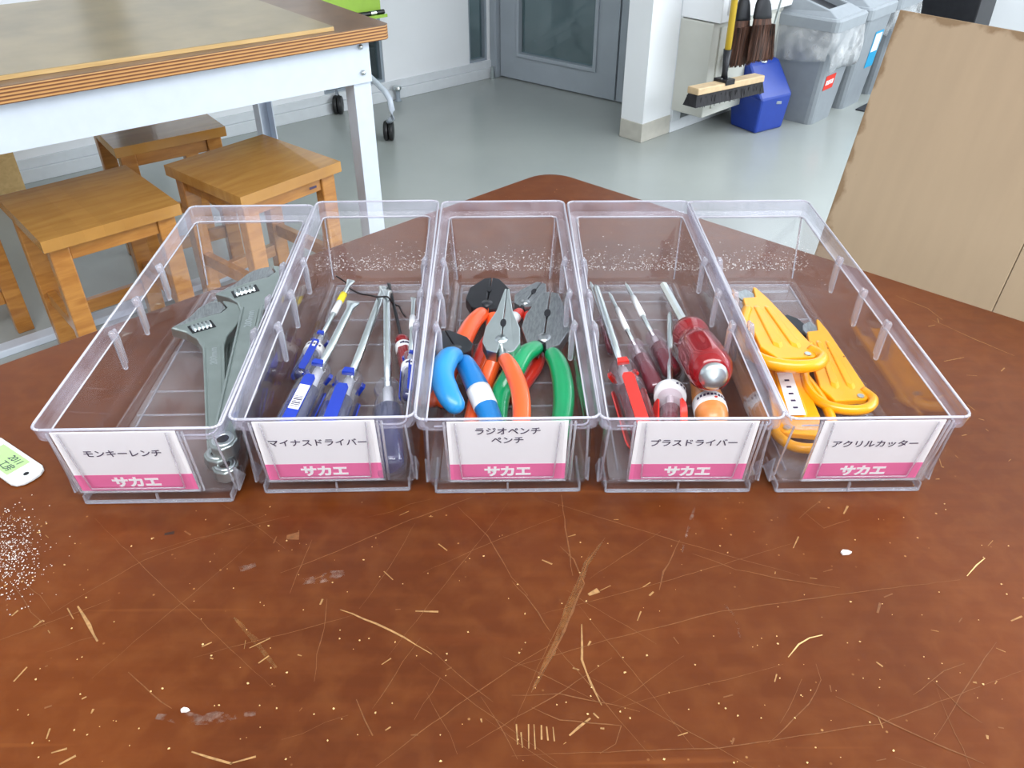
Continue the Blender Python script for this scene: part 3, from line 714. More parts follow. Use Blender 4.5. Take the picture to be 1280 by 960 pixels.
# blue lidded dustpan
g0, g1, g2 = P(942, 168), P(926, 164), P(978, 159)
ux = (g2-g0).normalized(); uy = Vector((-ux.y, ux.x, 0)); wdp = (g2-g0).length; ddp = 0.15
t = thing('lidded_dustpan', 'blue lidded dustpan with thin metal rod standing on the floor', 'dustpan')
def dp(x, y, z): return g0+ux*x+uy*y+Z*z
def dpz(px, py, y): # height at near edge
    return PV(px, py, g0+uy*y, -uy).z
hh = PV(955, 122, g0, uy).z
hh = max(0.12, min(hh, 0.3))
bm = B(); add_hull(bm, [dp(0.006, 0, 0.0), dp(wdp-0.006, 0, 0.0), dp(wdp-0.006, ddp, 0), dp(0.006, ddp, 0)], [dp(-0.0, -0.014, hh), dp(wdp+0.006, -0.014, hh), dp(wdp+0.006, ddp+0.02, hh), dp(-0.004, ddp+0.02, hh)])
obj('pan_body', bm, M['dustpan'], t, bevel=0.01)
ht = hh+0.125
bm = B(); add_hull(bm, [dp(-0.006, -0.018, hh-0.01), dp(wdp+0.01, -0.018, hh-0.01), dp(wdp+0.008, ddp+0.02, hh+0.004), dp(-0.006, ddp+0.02, hh+0.004)],
                   [dp(-0.012, 0.075, ht), dp(wdp-0.010, 0.075, ht), dp(wdp-0.012, ddp+0.0, ht+0.01), dp(-0.012, ddp+0.0, ht+0.01)])
obj('hood', bm, M['dustpan'], t, bevel=0.012)
bm = B(); add_box(bm, dp(wdp*0.6, -0.015, hh-0.03), (0.022, 0.008, 0.012)); obj('latch', bm, M['grey_metal'], t, bevel=0.002)
rb_ = dp(wdp*0.42, 0.08, ht+0.004)
r2_ = PV(977, -4, rb_, Vector((0, 1, 0)))
bm = B(); add_tube(bm, [rb_-Z*0.02, rb_+(r2_-rb_)*2.2], 0.005, 8); obj('rod', bm, M['steel'], t)
bm = B(); add_tube(bm, [rb_-Z*0.008, rb_+Z*0.010], 0.015, 10); obj('rod_socket', bm, M['tag'], t)

# trash cans in a row
h0 = P(1012, 157); h1 = P(1036, 145)
rowd = (h1-h0).normalized(); rowp = Vector((-rowd.y, rowd.x, 0))      # rowp points away / left
RIM = 0.42
def trash_can(o, label, wfac, flap, flapmat, opening, sticker=None, bag=True):
    t = thing('trash_can', label, 'trash can', (o.x, o.y, 0), group='grey trash cans in a row')
    w0 = 0.20; d0 = 0.27; w1 = 0.27; d1 = 0.36
    def loop(k, z, g=0.0, r=0.03):
        w_ = w0+(w1-w0)*k+g*2; d_ = d0+(d1-d0)*k+g*2
        cx, cy = w0/2, d0/2; pts = []
        for sx, sy, a0 in ((1, 1, 0), (-1, 1, 90), (-1, -1, 180), (1, -1, 270)):
            for a in (0, 30, 60, 90):
                an = math.radians(a0+a); pts.append((cx+sx*(w_/2-r)+r*math.cos(an), cy+sy*(d_/2-r)+r*math.sin(an)))
        return [rowd*x+rowp*y+Z*z for x, y in pts]
    def shell(name, levels, mat, cap0=True, cap1=True, **kw):
        bm = B(); rings = [[bm.verts.new(p) for p in loop(k, z, g)] for k, z, g in levels]; n = len(rings[0])
        for a, b in zip(rings, rings[1:]):
            for k in range(n): bm.faces.new((a[k], a[(k+1) % n], b[(k+1) % n], b[k]))
        if cap0: bm.faces.new(rings[0])
        if cap1: bm.faces.new(rings[-1])
        return obj(name, bm, mat, t, smooth=False, **kw)
    shell('body', [(0, 0, 0), (0.04, 0.012, 0), (1, RIM-0.004, 0)], M['can'])
    # lid: rim band then a hood that slopes up to the back with an opening
    shell('lid_rim', [(1, RIM-0.02, 0.010), (1, RIM+0.02, 0.012), (0.97, RIM+0.028, 0.006)], M['can_lid'])
    cx, cy = w0/2, d0/2
    def lp(x, y, z): return rowd*(cx+x)+rowp*(cy+y)+Z*z
    hw, hd_ = w1/2-0.012, d1/2-0.012; zb_ = RIM+0.028; z1 = RIM+0.12
    bm = B()
    lowr = [lp(hw, hd_, zb_), lp(-hw, hd_, zb_), lp(-hw, -hd_, zb_), lp(hw, -hd_, zb_)]
    # hood with sloped front: near side low, far side high, hollow mouth
    topb = [lp(hw*0.8, hd_*0.9, z1), lp(-hw*0.8, hd_*0.9, z1), lp(-hw*0.8, -hd_*0.75, zb_+0.022), lp(hw*0.8, -hd_*0.75, zb_+0.022)]
    v0 = [bm.verts.new(p) for p in lowr]; v1 = [bm.verts.new(p) for p in topb]
    inn = [bm.verts.new(topb[i].lerp((topb[0]+topb[1]+topb[2]+topb[3])/4, 0.14)) for i in range(4)]
    inl = [bm.verts.new(inn[i].co-Z*0.05) for i in range(4)]
    for i in range(4):
        j = (i+1) % 4
        bm.faces.new((v0[i], v0[j], v1[j], v1[i])); bm.faces.new((v1[i], v1[j], inn[j], inn[i])); bm.faces.new((inn[i], inn[j], inl[j], inl[i]))
    obj('lid_hood', bm, M['can_lid'], t, bevel=0.005)
    bm = B(); f4 = [v for v in [inn_ for inn_ in ()]]
    c_ = sum(topb, Vector())/4
    fl = [topb[i].lerp(c_, 0.15)-Z*(0.03 if flap == 'deep' else 0.006) for i in range(4)]
    add_hull(bm, [x-Z*0.004 for x in fl], fl); obj('flap', bm, flapmat, t)
    if bag:
        bm = B(); n = 56; rings = []
        for j in range(9):
            k = j/8; ring = []
            for i in range(n):
                f = i/n
                base = loop(1.0, 0, 0)
                m_ = len(base); x = f*m_; a = base[int(x) % m_].lerp(base[(int(x)+1) % m_], x % 1)
                cc = rowd*cx+rowp*cy; out = (a-cc); out.z = 0; out.normalize()
                drop = 0.15+0.035*math.sin(f*19+1)+0.018*math.sin(f*43)
                z = RIM-0.006-k*drop
                g = 0.007+0.012*math.sin(k*2.6)+0.006*math.sin(f*70+k*5)*k+0.004*math.sin(f*131)*k
                ring.append(bm.verts.new(Vector((a.x, a.y, 0))+out*g+Z*z))
            rings.append(ring)
        for a, b in zip(rings, rings[1:]):
            for k in range(n): bm.faces.new((a[k], a[(k+1) % n], b[(k+1) % n], b[k]))
        obj('bag_liner', bm, M['bag'], t, smooth=True, solid=0.0006, label='translucent plastic liner folded over the rim')
    if sticker:
        px0, py0, px1, py1, mm = sticker
        # on the right-hand side face (normal -rowp... the face seen beside the near corner)
        pn = -rowp
        f0 = Vector((o.x, o.y, 0))+pn*0.0
        def face(x, z):
            k = z/RIM; return rowd*(w0/2+x)-rowp*((d1-d0)/2*k+0.0015)+Z*z
        bm = B(); p = [face(px0, py0), face(px1, py0), face(px1, py1), face(px0, py1)]
        add_hull(bm, p, [x+pn*0.001 for x in p]); s = obj('sticker', bm, M[mm], t)
        bm = B(); 
        if mm == 'sticker_red':
            for i in range(4):
                x0 = px0+(px1-px0)*(0.12+0.2*i); x1 = x0+(px1-px0)*0.13; zc_ = (py0+py1)/2
                p = [face(x0, zc_-0.01), face(x1, zc_-0.01), face(x1, zc_+0.01), face(x0, zc_+0.01)]; add_hull(bm, [x+pn*0.0011 for x in p], [x+pn*0.0016 for x in p])
        else:
            p = [face(px0+0.01, py0+0.07), face(px1-0.01, py0+0.07), face(px1-0.01, py1-0.01), face(px0+0.01, py1-0.01)]; add_hull(bm, [x+pn*0.0011 for x in p], [x+pn*0.0016 for x in p])
        obj('sticker_print', bm, M['tape'], s)
    return t
step = 0.31
trash_can(Vector(h0), 'grey trash can nearest the blue dustpan, with a clear liner and red sticker', 1, 'deep', M['blackish'], 1, (-0.085, 0.150, 0.005, 0.212, 'sticker_red'))  # its black flap sheet paints the shade inside the open mouth
trash_can(Vector(h0)+rowd*step, 'middle grey trash can with brown flap and a blue and white sticker', 1, 'flat', M['brown_flap'], 1, (0.0, 0.17, 0.085, 0.33, 'sticker_blue'), bag=False)
trash_can(Vector(h0)+rowd*step*2, 'farthest grey trash can with light blue flap', 1, 'flat', M['blue_flap'], 1, None, bag=True)
q = Vector(h0)+rowd*0.35-rowp*0.05
bm = B(); p = [q, q+rowd*0.9, q+rowd*0.9-rowp*0.35, q-rowp*0.35]
add_hull(bm, p, [x+Z*0.006 for x in p]); tag(obj('floor_mat', bm, M['mat'], bevel=0.001), 'dark rubber mat on the floor in front of the trash cans', 'mat')
q = Vector(h0)+rowd*1.35-rowp*0.15
t = thing('black_crate', 'tall black box standing past the last trash can', 'box', (q.x, q.y, 0), math.atan2(rowd.y, rowd.x))
bm = B(); add_box(bm, (0.0, 0.1, 0.3), (0.26, 0.3, 0.6)); obj('body', bm, M['blackish'], t, bevel=0.006)
bm = B(); add_box(bm, (0.0, 0.1, 0.612), (0.28, 0.32, 0.022)); obj('lid', bm, M['blackish'], t, bevel=0.004)

# ================================================================== BROWN TABLE
eL = (P(0, 455, TZ), P(580, 250, TZ)); eR = (P(1280, 401, TZ), P(790, 245, TZ))
def isect(a, b, c, d):
    r = b-a; s = d-c; k = ((c.x-a.x)*s.y-(c.y-a.y)*s.x)/(r.x*s.y-r.y*s.x); return a+r*k
apex = isect(eL[0], eL[1], eR[0], eR[1])
dL = (eL[0]-eL[1]).normalized(); dR = (eR[0]-eR[1]).normalized()
def rounded(poly, rads, n=8):
    out = []
    for i, p in enumerate(poly):
        a = (poly[i-1]-p).normalized(); b = (poly[(i+1) % len(poly)]-p).normalized(); r = rads[i]
        th = a.angle(b); dd = r/math.tan(th/2); c = p+(a+b).normalized()*(r/math.sin(th/2))
        s0 = p+a*dd-c; s1 = p+b*dd-c
        for k in range(n+1):
            v = s0.normalized().slerp(s1.normalized(), k/n)*r
            out.append(c+v)
    return out
LL, LR = 1.05, 1.25
poly = [apex, apex+dR*LR, apex+dR*LR+dL*LL, apex+dL*LL]
poly2 = [Vector((p.x, p.y, 0)) for p in poly]
rp = rounded(poly2, [0.045, 0.08, 0.08, 0.08])
tb = thing('brown_table', 'large scratched brown table with rounded corner filling the foreground', 'table', (apex.x, apex.y, 0))
A_ = Vector((apex.x, apex.y, 0))
bm = B(); add_hull(bm, [p-A_+Z*(TZ-0.025) for p in rp], [p-A_+Z*TZ for p in rp]); top = obj('tabletop', bm, M['table'], tb, bevel=0.0025)
for a_, b_ in ((0.10, 0.10), (LR-0.1, 0.1), (LR-0.1, LL-0.1), (0.1, LL-0.1)):
    c = dR*a_+dL*b_; bm = B(); add_box(bm, (c.x, c.y, (TZ-0.026)/2), (0.05, 0.05, TZ-0.026), Matrix.Rotation(math.atan2(dR.y, dR.x), 3, 'Z')); obj('leg', bm, M['grey_metal'], tb, bevel=0.003)
# scratches, gouges and smears worn into the top
def ribbon(pts, w, mat, name='scratch', zz=0.0003):
    P3 = [P(x, y, TZ)+Z*zz for x, y in pts]
    bm = B(); L_ = []; R_ = []
    # subdivide + jitter
    Q = []
    for a, b in zip(P3, P3[1:]):
        n = max(1, int((b-a).length/0.008))
        for k in range(n): Q.append(a.lerp(b, k/n)+Vector((random.uniform(-.0004, .0004), random.uniform(-.0004, .0004), 0)))
    Q.append(P3[-1]); m = len(Q)
    for i, p in enumerate(Q):
        t_ = (Q[min(i+1, m-1)]-Q[max(i-1, 0)]).normalized(); s = Vector((-t_.y, t_.x, 0))
        ww = w*(0.25+0.75*math.sin(math.pi*(i+0.4)/(m))) * random.uniform(0.6, 1.2)
        L_.append(bm.verts.new(p+s*ww/2-A_)); R_.append(bm.verts.new(p-s*ww/2-A_))
    for i in range(m-1): bm.faces.new((L_[i], R_[i], R_[i+1], L_[i+1]))
    o = obj(name, bm, mat, tb); return o
SC = [([(700, 683), (718, 700), (730, 730), (700, 800), (664, 866)], 0.0016, 'scratch_faint'), ([(755, 675), (733, 705), (712, 760), (690, 815), (666, 862)], 0.0062, 'gouge'), ([(756, 672), (734, 702), (722, 735)], 0.0008, 'scratch_faint'),
      ([(727, 780), (727, 825), (738, 855), (752, 882)], 0.0017, 'scratch'), ([(702, 618), (707, 660), (716, 720)], 0.0011, 'scratch_faint'),
      ([(425, 762), (470, 780), (505, 797), (540, 818)], 0.0013, 'scratch'), ([(350, 717), (420, 690), (500, 655), (590, 622)], 0.0009, 'scratch_faint'),
      ([(97, 758), (112, 782), (122, 802)], 0.0026, 'scratch'), ([(160, 840), (190, 868), (215, 886)], 0.0009, 'scratch_faint'),
      ([(1209, 720), (1220, 707), (1231, 698)], 0.0011, 'chip'), ([(985, 822), (998, 806), (1012, 798), (1028, 794)], 0.0010, 'chip'),
      ([(640, 835), (760, 800), (900, 765), (1060, 742), (1200, 725)], 0.0007, 'scratch_faint'), ([(850, 675), (830, 715), (824, 738)], 0.0012, 'scratch_faint'),
      ([(865, 692), (920, 712), (980, 725), (1050, 735)], 0.0008, 'scratch_faint'), ([(572, 633), (610, 670), (640, 722), (660, 745)], 0.0007, 'scratch_faint'),
      ([(640, 870), (700, 868), (770, 882), (800, 890)], 0.0008, 'scratch_faint'), ([(664, 884), (700, 900), (776, 908), (770, 930), (750, 942)], 0.0008, 'scratch_faint'),
      ([(712, 920), (725, 908), (738, 898)], 0.0016, 'scratch'), ([(1045, 870), (1110, 902), (1160, 926), (1230, 955)], 0.0009, 'scratch_faint'),
      ([(470, 958), (540, 905), (640, 835), (700, 800)], 0.0007, 'scratch_faint'), ([(240, 940), (262, 948), (290, 955)], 0.0018, 'scratch'),
      ([(288, 955), (320, 946)], 0.0014, 'scratch'), ([(64, 942), (84, 936)], 0.0016, 'scratch'), ([(74, 956), (95, 945)], 0.0016, 'scratch'),
      ([(18, 852), (34, 834)], 0.0018, 'scratch'), ([(520, 764), (548, 765)], 0.0018, 'scratch'), ([(312, 810), (338, 798)], 0.0012, 'scratch'),
      ([(640, 726), (665, 755), (688, 790)], 0.0008, 'scratch_faint'), ([(1004, 640), (1030, 660), (1062, 650)], 0.0006, 'scratch_faint'),
      ([(446, 875), (455, 900), (466, 920)], 0.0010, 'scratch_faint'), ([(1020, 830), (1026, 850), (1012, 880), (960, 930)], 0.0007, 'scratch_faint'),
      ([(1165, 400), (1220, 425), (1268, 445)], 0.0007, 'scratch'), ([(1120, 370), (1160, 386), (1178, 400)], 0.0008, 'scratch'), ([(1180, 452), (1205, 447)], 0.0012, 'scratch'),
      ([(680, 625), (830, 672), (1000, 720)], 0.0006, 'scratch_faint'), ([(60, 770), (180, 700), (330, 645)], 0.0006, 'scratch_faint'), ([(640, 945), (900, 935), (1100, 905), (1280, 838)], 0.0006, 'scratch_faint')]
SC += [([(372, 728), (400, 724), (430, 716)], 0.010, 'smear'), ([(195, 896), (250, 900), (320, 892)], 0.009, 'smear'), ([(300, 712), (320, 706)], 0.008, 'smear'),
       ([(852, 690), (856, 676), (864, 650), (872, 612)], 0.0026, 'smear'), ([(904, 755), (918, 768), (926, 800)], 0.0022, 'smear'), ([(206, 668), (218, 666)], 0.005, 'dark'), ([(358, 672), (374, 670)], 0.008, 'scratch_faint'),
       ([(736, 744), (748, 738)], 0.0045, 'scratch'), ([(292, 772), (318, 800), (345, 835)], 0.0035, 'gouge')]
for x_ in (646, 652, 660, 668, 676, 684, 692): SC.append(([(x_, 905+(x_*7) % 11), (x_+1, 925+(x_*5) % 13)], 0.0011, 'scratch'))
M['dark'] = plain('dark_burn_mark', (48, 28, 18), 0.5, noise=0.2)
for pts, wdt, mm in SC: ribbon(pts, wdt, M[mm], zz=0.0002 if mm in ('gouge', 'smear') else 0.0003)
r5 = random.Random(11)
for k in range(46):      # long hairline scratches
    x = r5.uniform(-60, 1250); y = r5.uniform(625, 950); a = r5.choice((-0.55, -0.35, 0.6, 0.95, -1.0))+r5.gauss(0, 0.12); l = r5.uniform(60, 330)
    q = [(x+l*f*math.cos(a)+r5.gauss(0, 1.5), y+l*f*math.sin(a)+r5.gauss(0, 1.5)) for f in (0, .33, .66, 1)]
    q = [c for c in q if 620 < c[1] < 985]
    if len(q) > 1: ribbon(q, r5.uniform(0.0003, 0.0006), M['scratch_faint'])
rs = random.Random(3)
for k in range(70):      # short nicks
    x = rs.uniform(0, 1280); y = rs.uniform(640, 955); a = rs.gauss(-0.6, 0.8); l = rs.uniform(3, 16)
    ribbon([(x, y), (x+l*math.cos(a), y+l*math.sin(a))], rs.uniform(0.0006, 0.0018), M[rs.choice(['scratch', 'scratch_faint', 'scratch'])])
for k in range(26):
    x = rs.uniform(1060, 1280); y = rs.uniform(385, 600); a = rs.gauss(0.3, 0.9); l = rs.uniform(3, 14)
    q = P(x, y, TZ)
    if (q-apex).dot(Vector((-dR.y, dR.x, 0)))*((dL).dot(Vector((-dR.y, dR.x, 0)))) > 0.01: ribbon([(x, y), (x+l*math.cos(a), y+l*math.sin(a))], rs.uniform(0.0006, 0.0014), M['scratch'])
# loose dust, crumbs and chips
def flecks(name, label, spots, mat, rmin, rmax):
    bm = B()
    for p in spots:
        r = rs.uniform(rmin, rmax); a0 = rs.uniform(0, 6.28); n = rs.choice((4, 5))
        ring = [p+Vector((math.cos(a0+k*6.283/n)*r*rs.uniform(.5, 1.3), math.sin(a0+k*6.283/n)*r*rs.uniform(.5, 1.3), 0.0004)) for k in range(n)]
        add_hull(bm, ring, [q+Z*r*0.4 for q in ring])
    o = obj(name, bm, mat, None, kind='stuff'); o['label'] = label; o['category'] = 'debris'; return o
sp = []
for k in range(3200):
    x = rs.uniform(395, 1010); y = 345+rs.gauss(0, 1)*6 - abs(rs.gauss(0, 1))*14
    sp.append(P(x, y, TZ)+Z*0.0005)
sp = [p for p in sp if p.y > 0.855+0.0]
flecks('sawdust', 'white specks of sawdust along the back of the clear bins', sp, M['dust'], 0.00025, 0.0009)
sp = [P(rs.gauss(8, 22), rs.gauss(690, 28), TZ) for k in range(800)]
flecks('sawdust', 'pale dusty patch on the table at the left border', [p+Z*0.0005 for p in sp], M['dust'], 0.0002, 0.0006)
sp = [P(rs.uniform(0, 1280), rs.uniform(625, 955), TZ) for k in range(230)]
flecks('table_crumbs', 'tiny pale crumbs scattered over the front of the brown table', [p+Z*0.0005 for p in sp], M['chip'], 0.00025, 0.0008)
for px, py, r, lab in ((1057, 692, 0.0042, 'white chip lying on the table below the right bin'), (232, 889, 0.0028, 'small white chip near the lower left of the table')):
    bm = B(); c = P(px, py, TZ); ring = [c+Vector((math.cos(a)*r*f, math.sin(a)*r*0.6*f, 0.0005)) for a, f in ((0, 1), (1, .8), (2, 1), (3, .9), (4, 1.1), (5.2, .8))]
    add_hull(bm, ring, [q+Z*0.0015 for q in ring]); tag(obj('white_chip', bm, M['dust']), lab, 'chip')

# ================================================================== LEANING BOARD
sc_ = 1.22
a0 = P(1035, 295, TZ); d1r, d2r = ray(1125, 12), ray(1280, 40)
o_ = Vector((0, 0, HC))
A2 = o_+(a0-o_)*sc_                    # left edge, low point
tt = sc_*0.985*1.02
# top corner on the ray so that the left edge is perpendicular to the top edge
ul = Vector((dR.x, dR.y, 0))
k_ = (A2-o_).dot(ul)/d1r.dot(ul)
TC = o_+d1r*k_
# top right point at same height
k2 = (TC.z-HC)/d2r.z; TR = o_+d2r*k2
ex = (TR-TC).normalized(); ed = (A2-TC); ed = (ed-ex*ed.dot(ex)).normalized()   # down along the sheet
nn = ex.cross(ed).normalized()
if nn.dot(o_-TC) < 0: nn = -nn
LB = -TC.z/ed.z
lb = thing('leaning_board', 'large raw plywood sheet with stained edges leaning behind the brown table', 'board')
m3 = Matrix((ex, nn, -ed)).transposed().to_4x4()
lb.matrix_world = Matrix.Translation(TC) @ m3
sq = PV(1258, 350, TC, nn); wA = (sq-TC).dot(ex)
bm = B(); add_prism(bm, [(0, 0), (wA, 0), (wA, -0.012), (0, -0.012)], -LB+0.004, 0); obj('plank', bm, M['leaning'], lb, bevel=0.001)
bm = B(); add_prism(bm, [(wA+0.001, 0), (wA+0.35, 0), (wA+0.35, -0.012), (wA+0.001, -0.012)], -LB+0.004, 0); obj('plank', bm, M['leaning'], lb, bevel=0.001)
print('LEAN', TC, A2, TR, LB, 'apex', apex)

# ================================================================== CLEAR PARTS BINS
BH = 0.085; HW = 0.0668; BL = 0.388
def ring4(yf, yb, hf, hb, r, z, n=4):
    """rounded quad loop, narrower or wider at the back"""
    cs = [(-hf, yf, 180), (hf, yf, 270), (hb, yb, 0), (-hb, yb, 90)]
    sg = [(1, 1), (-1, 1), (-1, -1), (1, -1)]
    out = []
    for (x, y, a0), (sx, sy) in zip(cs, sg):
        for k in range(n+1):
            a = math.radians(a0+90*k/n)
            out.append(Vector((x+sx*r+r*math.cos(a), y+sy*r+r*math.sin(a), z)))
    return out
def loft(bm, loops, close0=False, close1=False):
    R_ = [[bm.verts.new(p) for p in l] for l in loops]; n = len(R_[0])
    for a, b in zip(R_, R_[1:]):
        for k in range(n): bm.faces.new((a[k], a[(k+1) % n], b[(k+1) % n], b[k]))
    if close0: bm.faces.new(R_[0][::-1])
    if close1: bm.faces.new(R_[-1])
def fy(z):   # front wall y at height z
    return 0.0135-(z-0.010)/(BH-0.010)*0.0125
def make_bin(label, lines, cdx, loc, rz):
    t = thing('parts_bin', label, 'parts bin', loc, rz, 'clear plastic parts bins')
    bm = B()
    loft(bm, [ring4(0.020, 0.338, 0.054, 0.048, 0.004, 0.0085), ring4(0.0135, 0.346, 0.0625, 0.052, 0.006, 0.012), ring4(fy(0.045), 0.360, 0.0615, 0.0555, 0.006, 0.045),
              ring4(fy(0.073), 0.371, 0.0605, 0.0585, 0.006, 0.073)])
    obj('body', bm, M['clear'], t, smooth=False, solid=0.0016, off=1)
    bm = B(); add_hull(bm, ring4(0.021, 0.337, 0.0535, 0.0475, 0.004, 0.0068), ring4(0.021, 0.337, 0.0535, 0.0475, 0.004, 0.0084)); obj('bin_floor', bm, M['clear_floor'], t)
    # rim: ledge, upstand, small lip (sides and back); plain top edge in front
    bm = B()
    loft(bm, [ring4(fy(0.073), 0.3712, 0.0605, 0.0587, 0.006, 0.0732), ring4(0.0022, 0.3845, 0.0650, 0.0650, 0.006, 0.0745), ring4(0.0010, 0.3860, 0.0655, 0.0655, 0.006, 0.0835),
              ring4(0.0002, 0.3880, 0.0668, 0.0668, 0.007, BH)])
    obj('rim', bm, M['clear_rim'], t, smooth=False, solid=0.0020, off=1)
    bm = B()
    lp = ring4(-0.0002, 0.3885, 0.0668, 0.0668, 0.007, BH-0.0009)
    for a, b in zip(lp, lp[1:]+lp[:1]): add_tube(bm, [a, b], 0.0010, 6, caps=True)
    obj('rim_lip_glint', bm, M['edge'], t, smooth=True)  # bead along the lip, painted as its bright highlight line
    bm = B(); lp = ring4(fy(0.073)+0.0012, 0.3702, 0.0596, 0.0580, 0.006, 0.0742)
    for a, b in zip(lp[4:]+lp[:1], lp[5:]+lp[:1]+lp[:0]): add_tube(bm, [a, b], 0.0007, 6, caps=True)
    obj('ledge_glint', bm, M['edge'], t, smooth=True)  # inner ledge line, highlight painted the same way
    # foot frame
    bm = B(); loft(bm, [ring4(0.0126, 0.335, 0.0575, 0.048, 0.006, 0.0004), ring4(0.0132, 0.337, 0.0625, 0.050, 0.006, 0.012)]); obj('foot_frame', bm, M['clear'], t, solid=0.0015, off=-1)
    bm = B()
    for y0, y1 in ((0.0124, 0.0150), (0.332, 0.334)): add_box(bm, (0, (y0+y1)/2, 0.0014), (0.112 if y0 < .1 else 0.09, y1-y0, 0.0016))
    bm.free()
    for c_, s_ in (((0, 0.0137, 0.0014), (0.112, 0.0026, 0.0016)), ((0, 0.333, 0.0014), (0.09, 0.002, 0.0016)), ((0, 0.0128, 0.0055), (0.0015, 0.002, 0.009)), ((-0.0565, 0.030, 0.0045), (0.0014, 0.034, 0.0075)), ((0.0565, 0.030, 0.0045), (0.0014, 0.034, 0.0075))):
        bm = B(); add_box(bm, c_, s_); obj('foot_rib', bm, M['clear_rib'], t)
    # floor grooves
    bm = B()
    for y in (0.115, 0.150, 0.215, 0.262, 0.300): add_box(bm, (0, y, 0.0082), (0.096 if y > 0.2 else 0.1, 0.0012, 0.0012))
    for s in (-1, 1): add_box(bm, (s*0.0455, 0.18, 0.0084), (0.0014, 0.30, 0.0014))
    add_box(bm, (0, 0.335, 0.0084), (0.093, 0.0014, 0.0018))
    obj('floor_groove', bm, M['clear_rib'], t)
    # vertical corner beads
    for s in (-1, 1):
        bm = B(); add_tube(bm, [(s*0.0510, 0.343, 0.012), (s*0.0568, 0.369, 0.0730)], 0.0009, 6); obj('corner_bead', bm, M['clear_rib'], t, smooth=True)
        bm = B(); add_tube(bm, [(s*0.0612, 0.0150, 0.012), (s*0.0590, 0.0045, 0.0730)], 0.0009, 6); obj('corner_bead', bm, M['clear_rib'], t, smooth=True)
    # divider slots under the rim
    for s in (-1, 1):
        for y in (0.134, 0.19, 0.254):
            bm = B()
            add_tube(bm, [(s*0.0592, y, 0.080), (s*0.0575, y, 0.072), (s*0.0568, y, 0.046)], [0.003, 0.0030, 0.0024], 8, round_end=True)
            add_tube(bm, [(s*0.0592, y+0.0055, 0.080), (s*0.0580, y+0.0055, 0.072), (s*0.0572, y+0.0055, 0.048)], [0.0018, 0.0018, 0.0014], 6, round_end=True)
            obj('divider_slot', bm, M['clear_rib'], t, smooth=True)
    # stacking gussets at the front corners
    for s in (-1, 1):
        bm = B(); add_hull(bm, [Vector((s*0.0622, 0.015, 0.010)), Vector((s*0.0622, 0.034, 0.010)), Vector((s*0.0622, 0.015, 0.034))], [Vector((s*0.0636, 0.015, 0.010)), Vector((s*0.0636, 0.034, 0.010)), Vector((s*0.0636, 0.015, 0.034))])
        obj('gusset', bm, M['clear_rib'], t)
    # card and holder on the sloping front
    ct = math.atan2(0.0125, BH-0.010)
    fm = Matrix.Rotation(math.pi/2+0, 4, 'X')
    def front(u, h, d=0.0):     # u across, h along the slope from its foot, d out
        z = 0.010+h*math.cos(ct); y = 0.0135-h*math.sin(ct)
        return Vector((u, y-d*math.cos(ct), z-d*math.sin(ct)))
    c0, c1, h0_, h1_ = cdx-0.0440, cdx+0.0440, 0.0075, 0.0735
    def fslab(name, u0, u1, a, b, d0, d1, mat, par, **k):
        bm = B(); add_hull(bm, [front(u0, a, d0), front(u1, a, d0), front(u1, b, d0), front(u0, b, d0)], [front(u0, a, d1), front(u1, a, d1), front(u1, b, d1), front(u0, b, d1)])
        return obj(name, bm, mat, par, **k)
    card = fslab('label_card', c0, c1, h0_, h1_, 0.0022, 0.0026, M['card'], t, label='white paper card with pink foot band')
    fslab('pink_band', c0+0.0001, c1-0.0001, h0_+0.0001, h0_+0.0185, 0.00262, 0.0027, M['pink'], card)
    def place_text(txt, size, hh, mat, name, **k):
        bm = text_bm(txt, size, **k)
        for v in bm.verts: v.co = front(cdx+v.co.x, hh+v.co.y, 0.0029+v.co.z)
        obj(name, bm, mat, card)
    for txt, hh in lines: place_text(txt, 0.0082, hh, M['ink'], 'lettering', bold=0.00006)
    place_text('サカエ', 0.0125, h0_+0.0092, M['white_ink'], 'bold_lettering', bold=0.00055, space=0.9)
    # clear cover plate with raised border in front of the card
    fslab('card_cover', c0+0.003, c1-0.003, h0_+0.002, h1_+0.001, 0.0034, 0.0044, M['card_clear'], t)
    i0, i1, j0 = c0+0.008, c1-0.008, h0_+0.0045
    bm = B()
    for a, b in (((i0+0.001, j0), (i1-0.001, j0)), ((i0+0.001, j0), (i0-0.002, h1_)), ((i1-0.001, j0), (i1+0.002, h1_))):
        add_tube(bm, [front(a[0], a[1], 0.0046), front(b[0], b[1], 0.0046)], 0.0006, 6)
    for a, b in (((c0-0.001, h0_-0.001), (c1+0.001, h0_-0.001)), ((c0-0.001, h0_-0.001), (c0-0.002, h1_)), ((c1+0.001, h0_-0.001), (c1+0.002, h1_)), ((c1+0.004, h0_-0.001), (c1+0.005, h1_))):
        add_tube(bm, [front(a[0], a[1], 0.0030), front(b[0], b[1], 0.0030)], 0.0010, 6)
    obj('card_frame', bm, M['clear_rib'], t, smooth=True)
    return t
ZB = TZ+0.0002
BINS = []
def rimpts(fl, fr, rr, rl):
    z = TZ+BH; a = (P(*fl, z)+P(*fr, z))/2; b = (P(*rr, z)+P(*rl, z))/2
    return a, math.atan2(-(b-a).x, (b-a).y)
DEF = [((26, 536), (284, 534), (393, 255), (239, 255)), ((280, 522), (522, 521), (548, 250), (397, 250)), ((518, 522), (751, 522), (706, 250), (551, 250)),
       ((749, 522), (985, 522), (862, 252), (709, 250)), ((985, 522), (1217, 520), (1010, 255), (862, 253))]
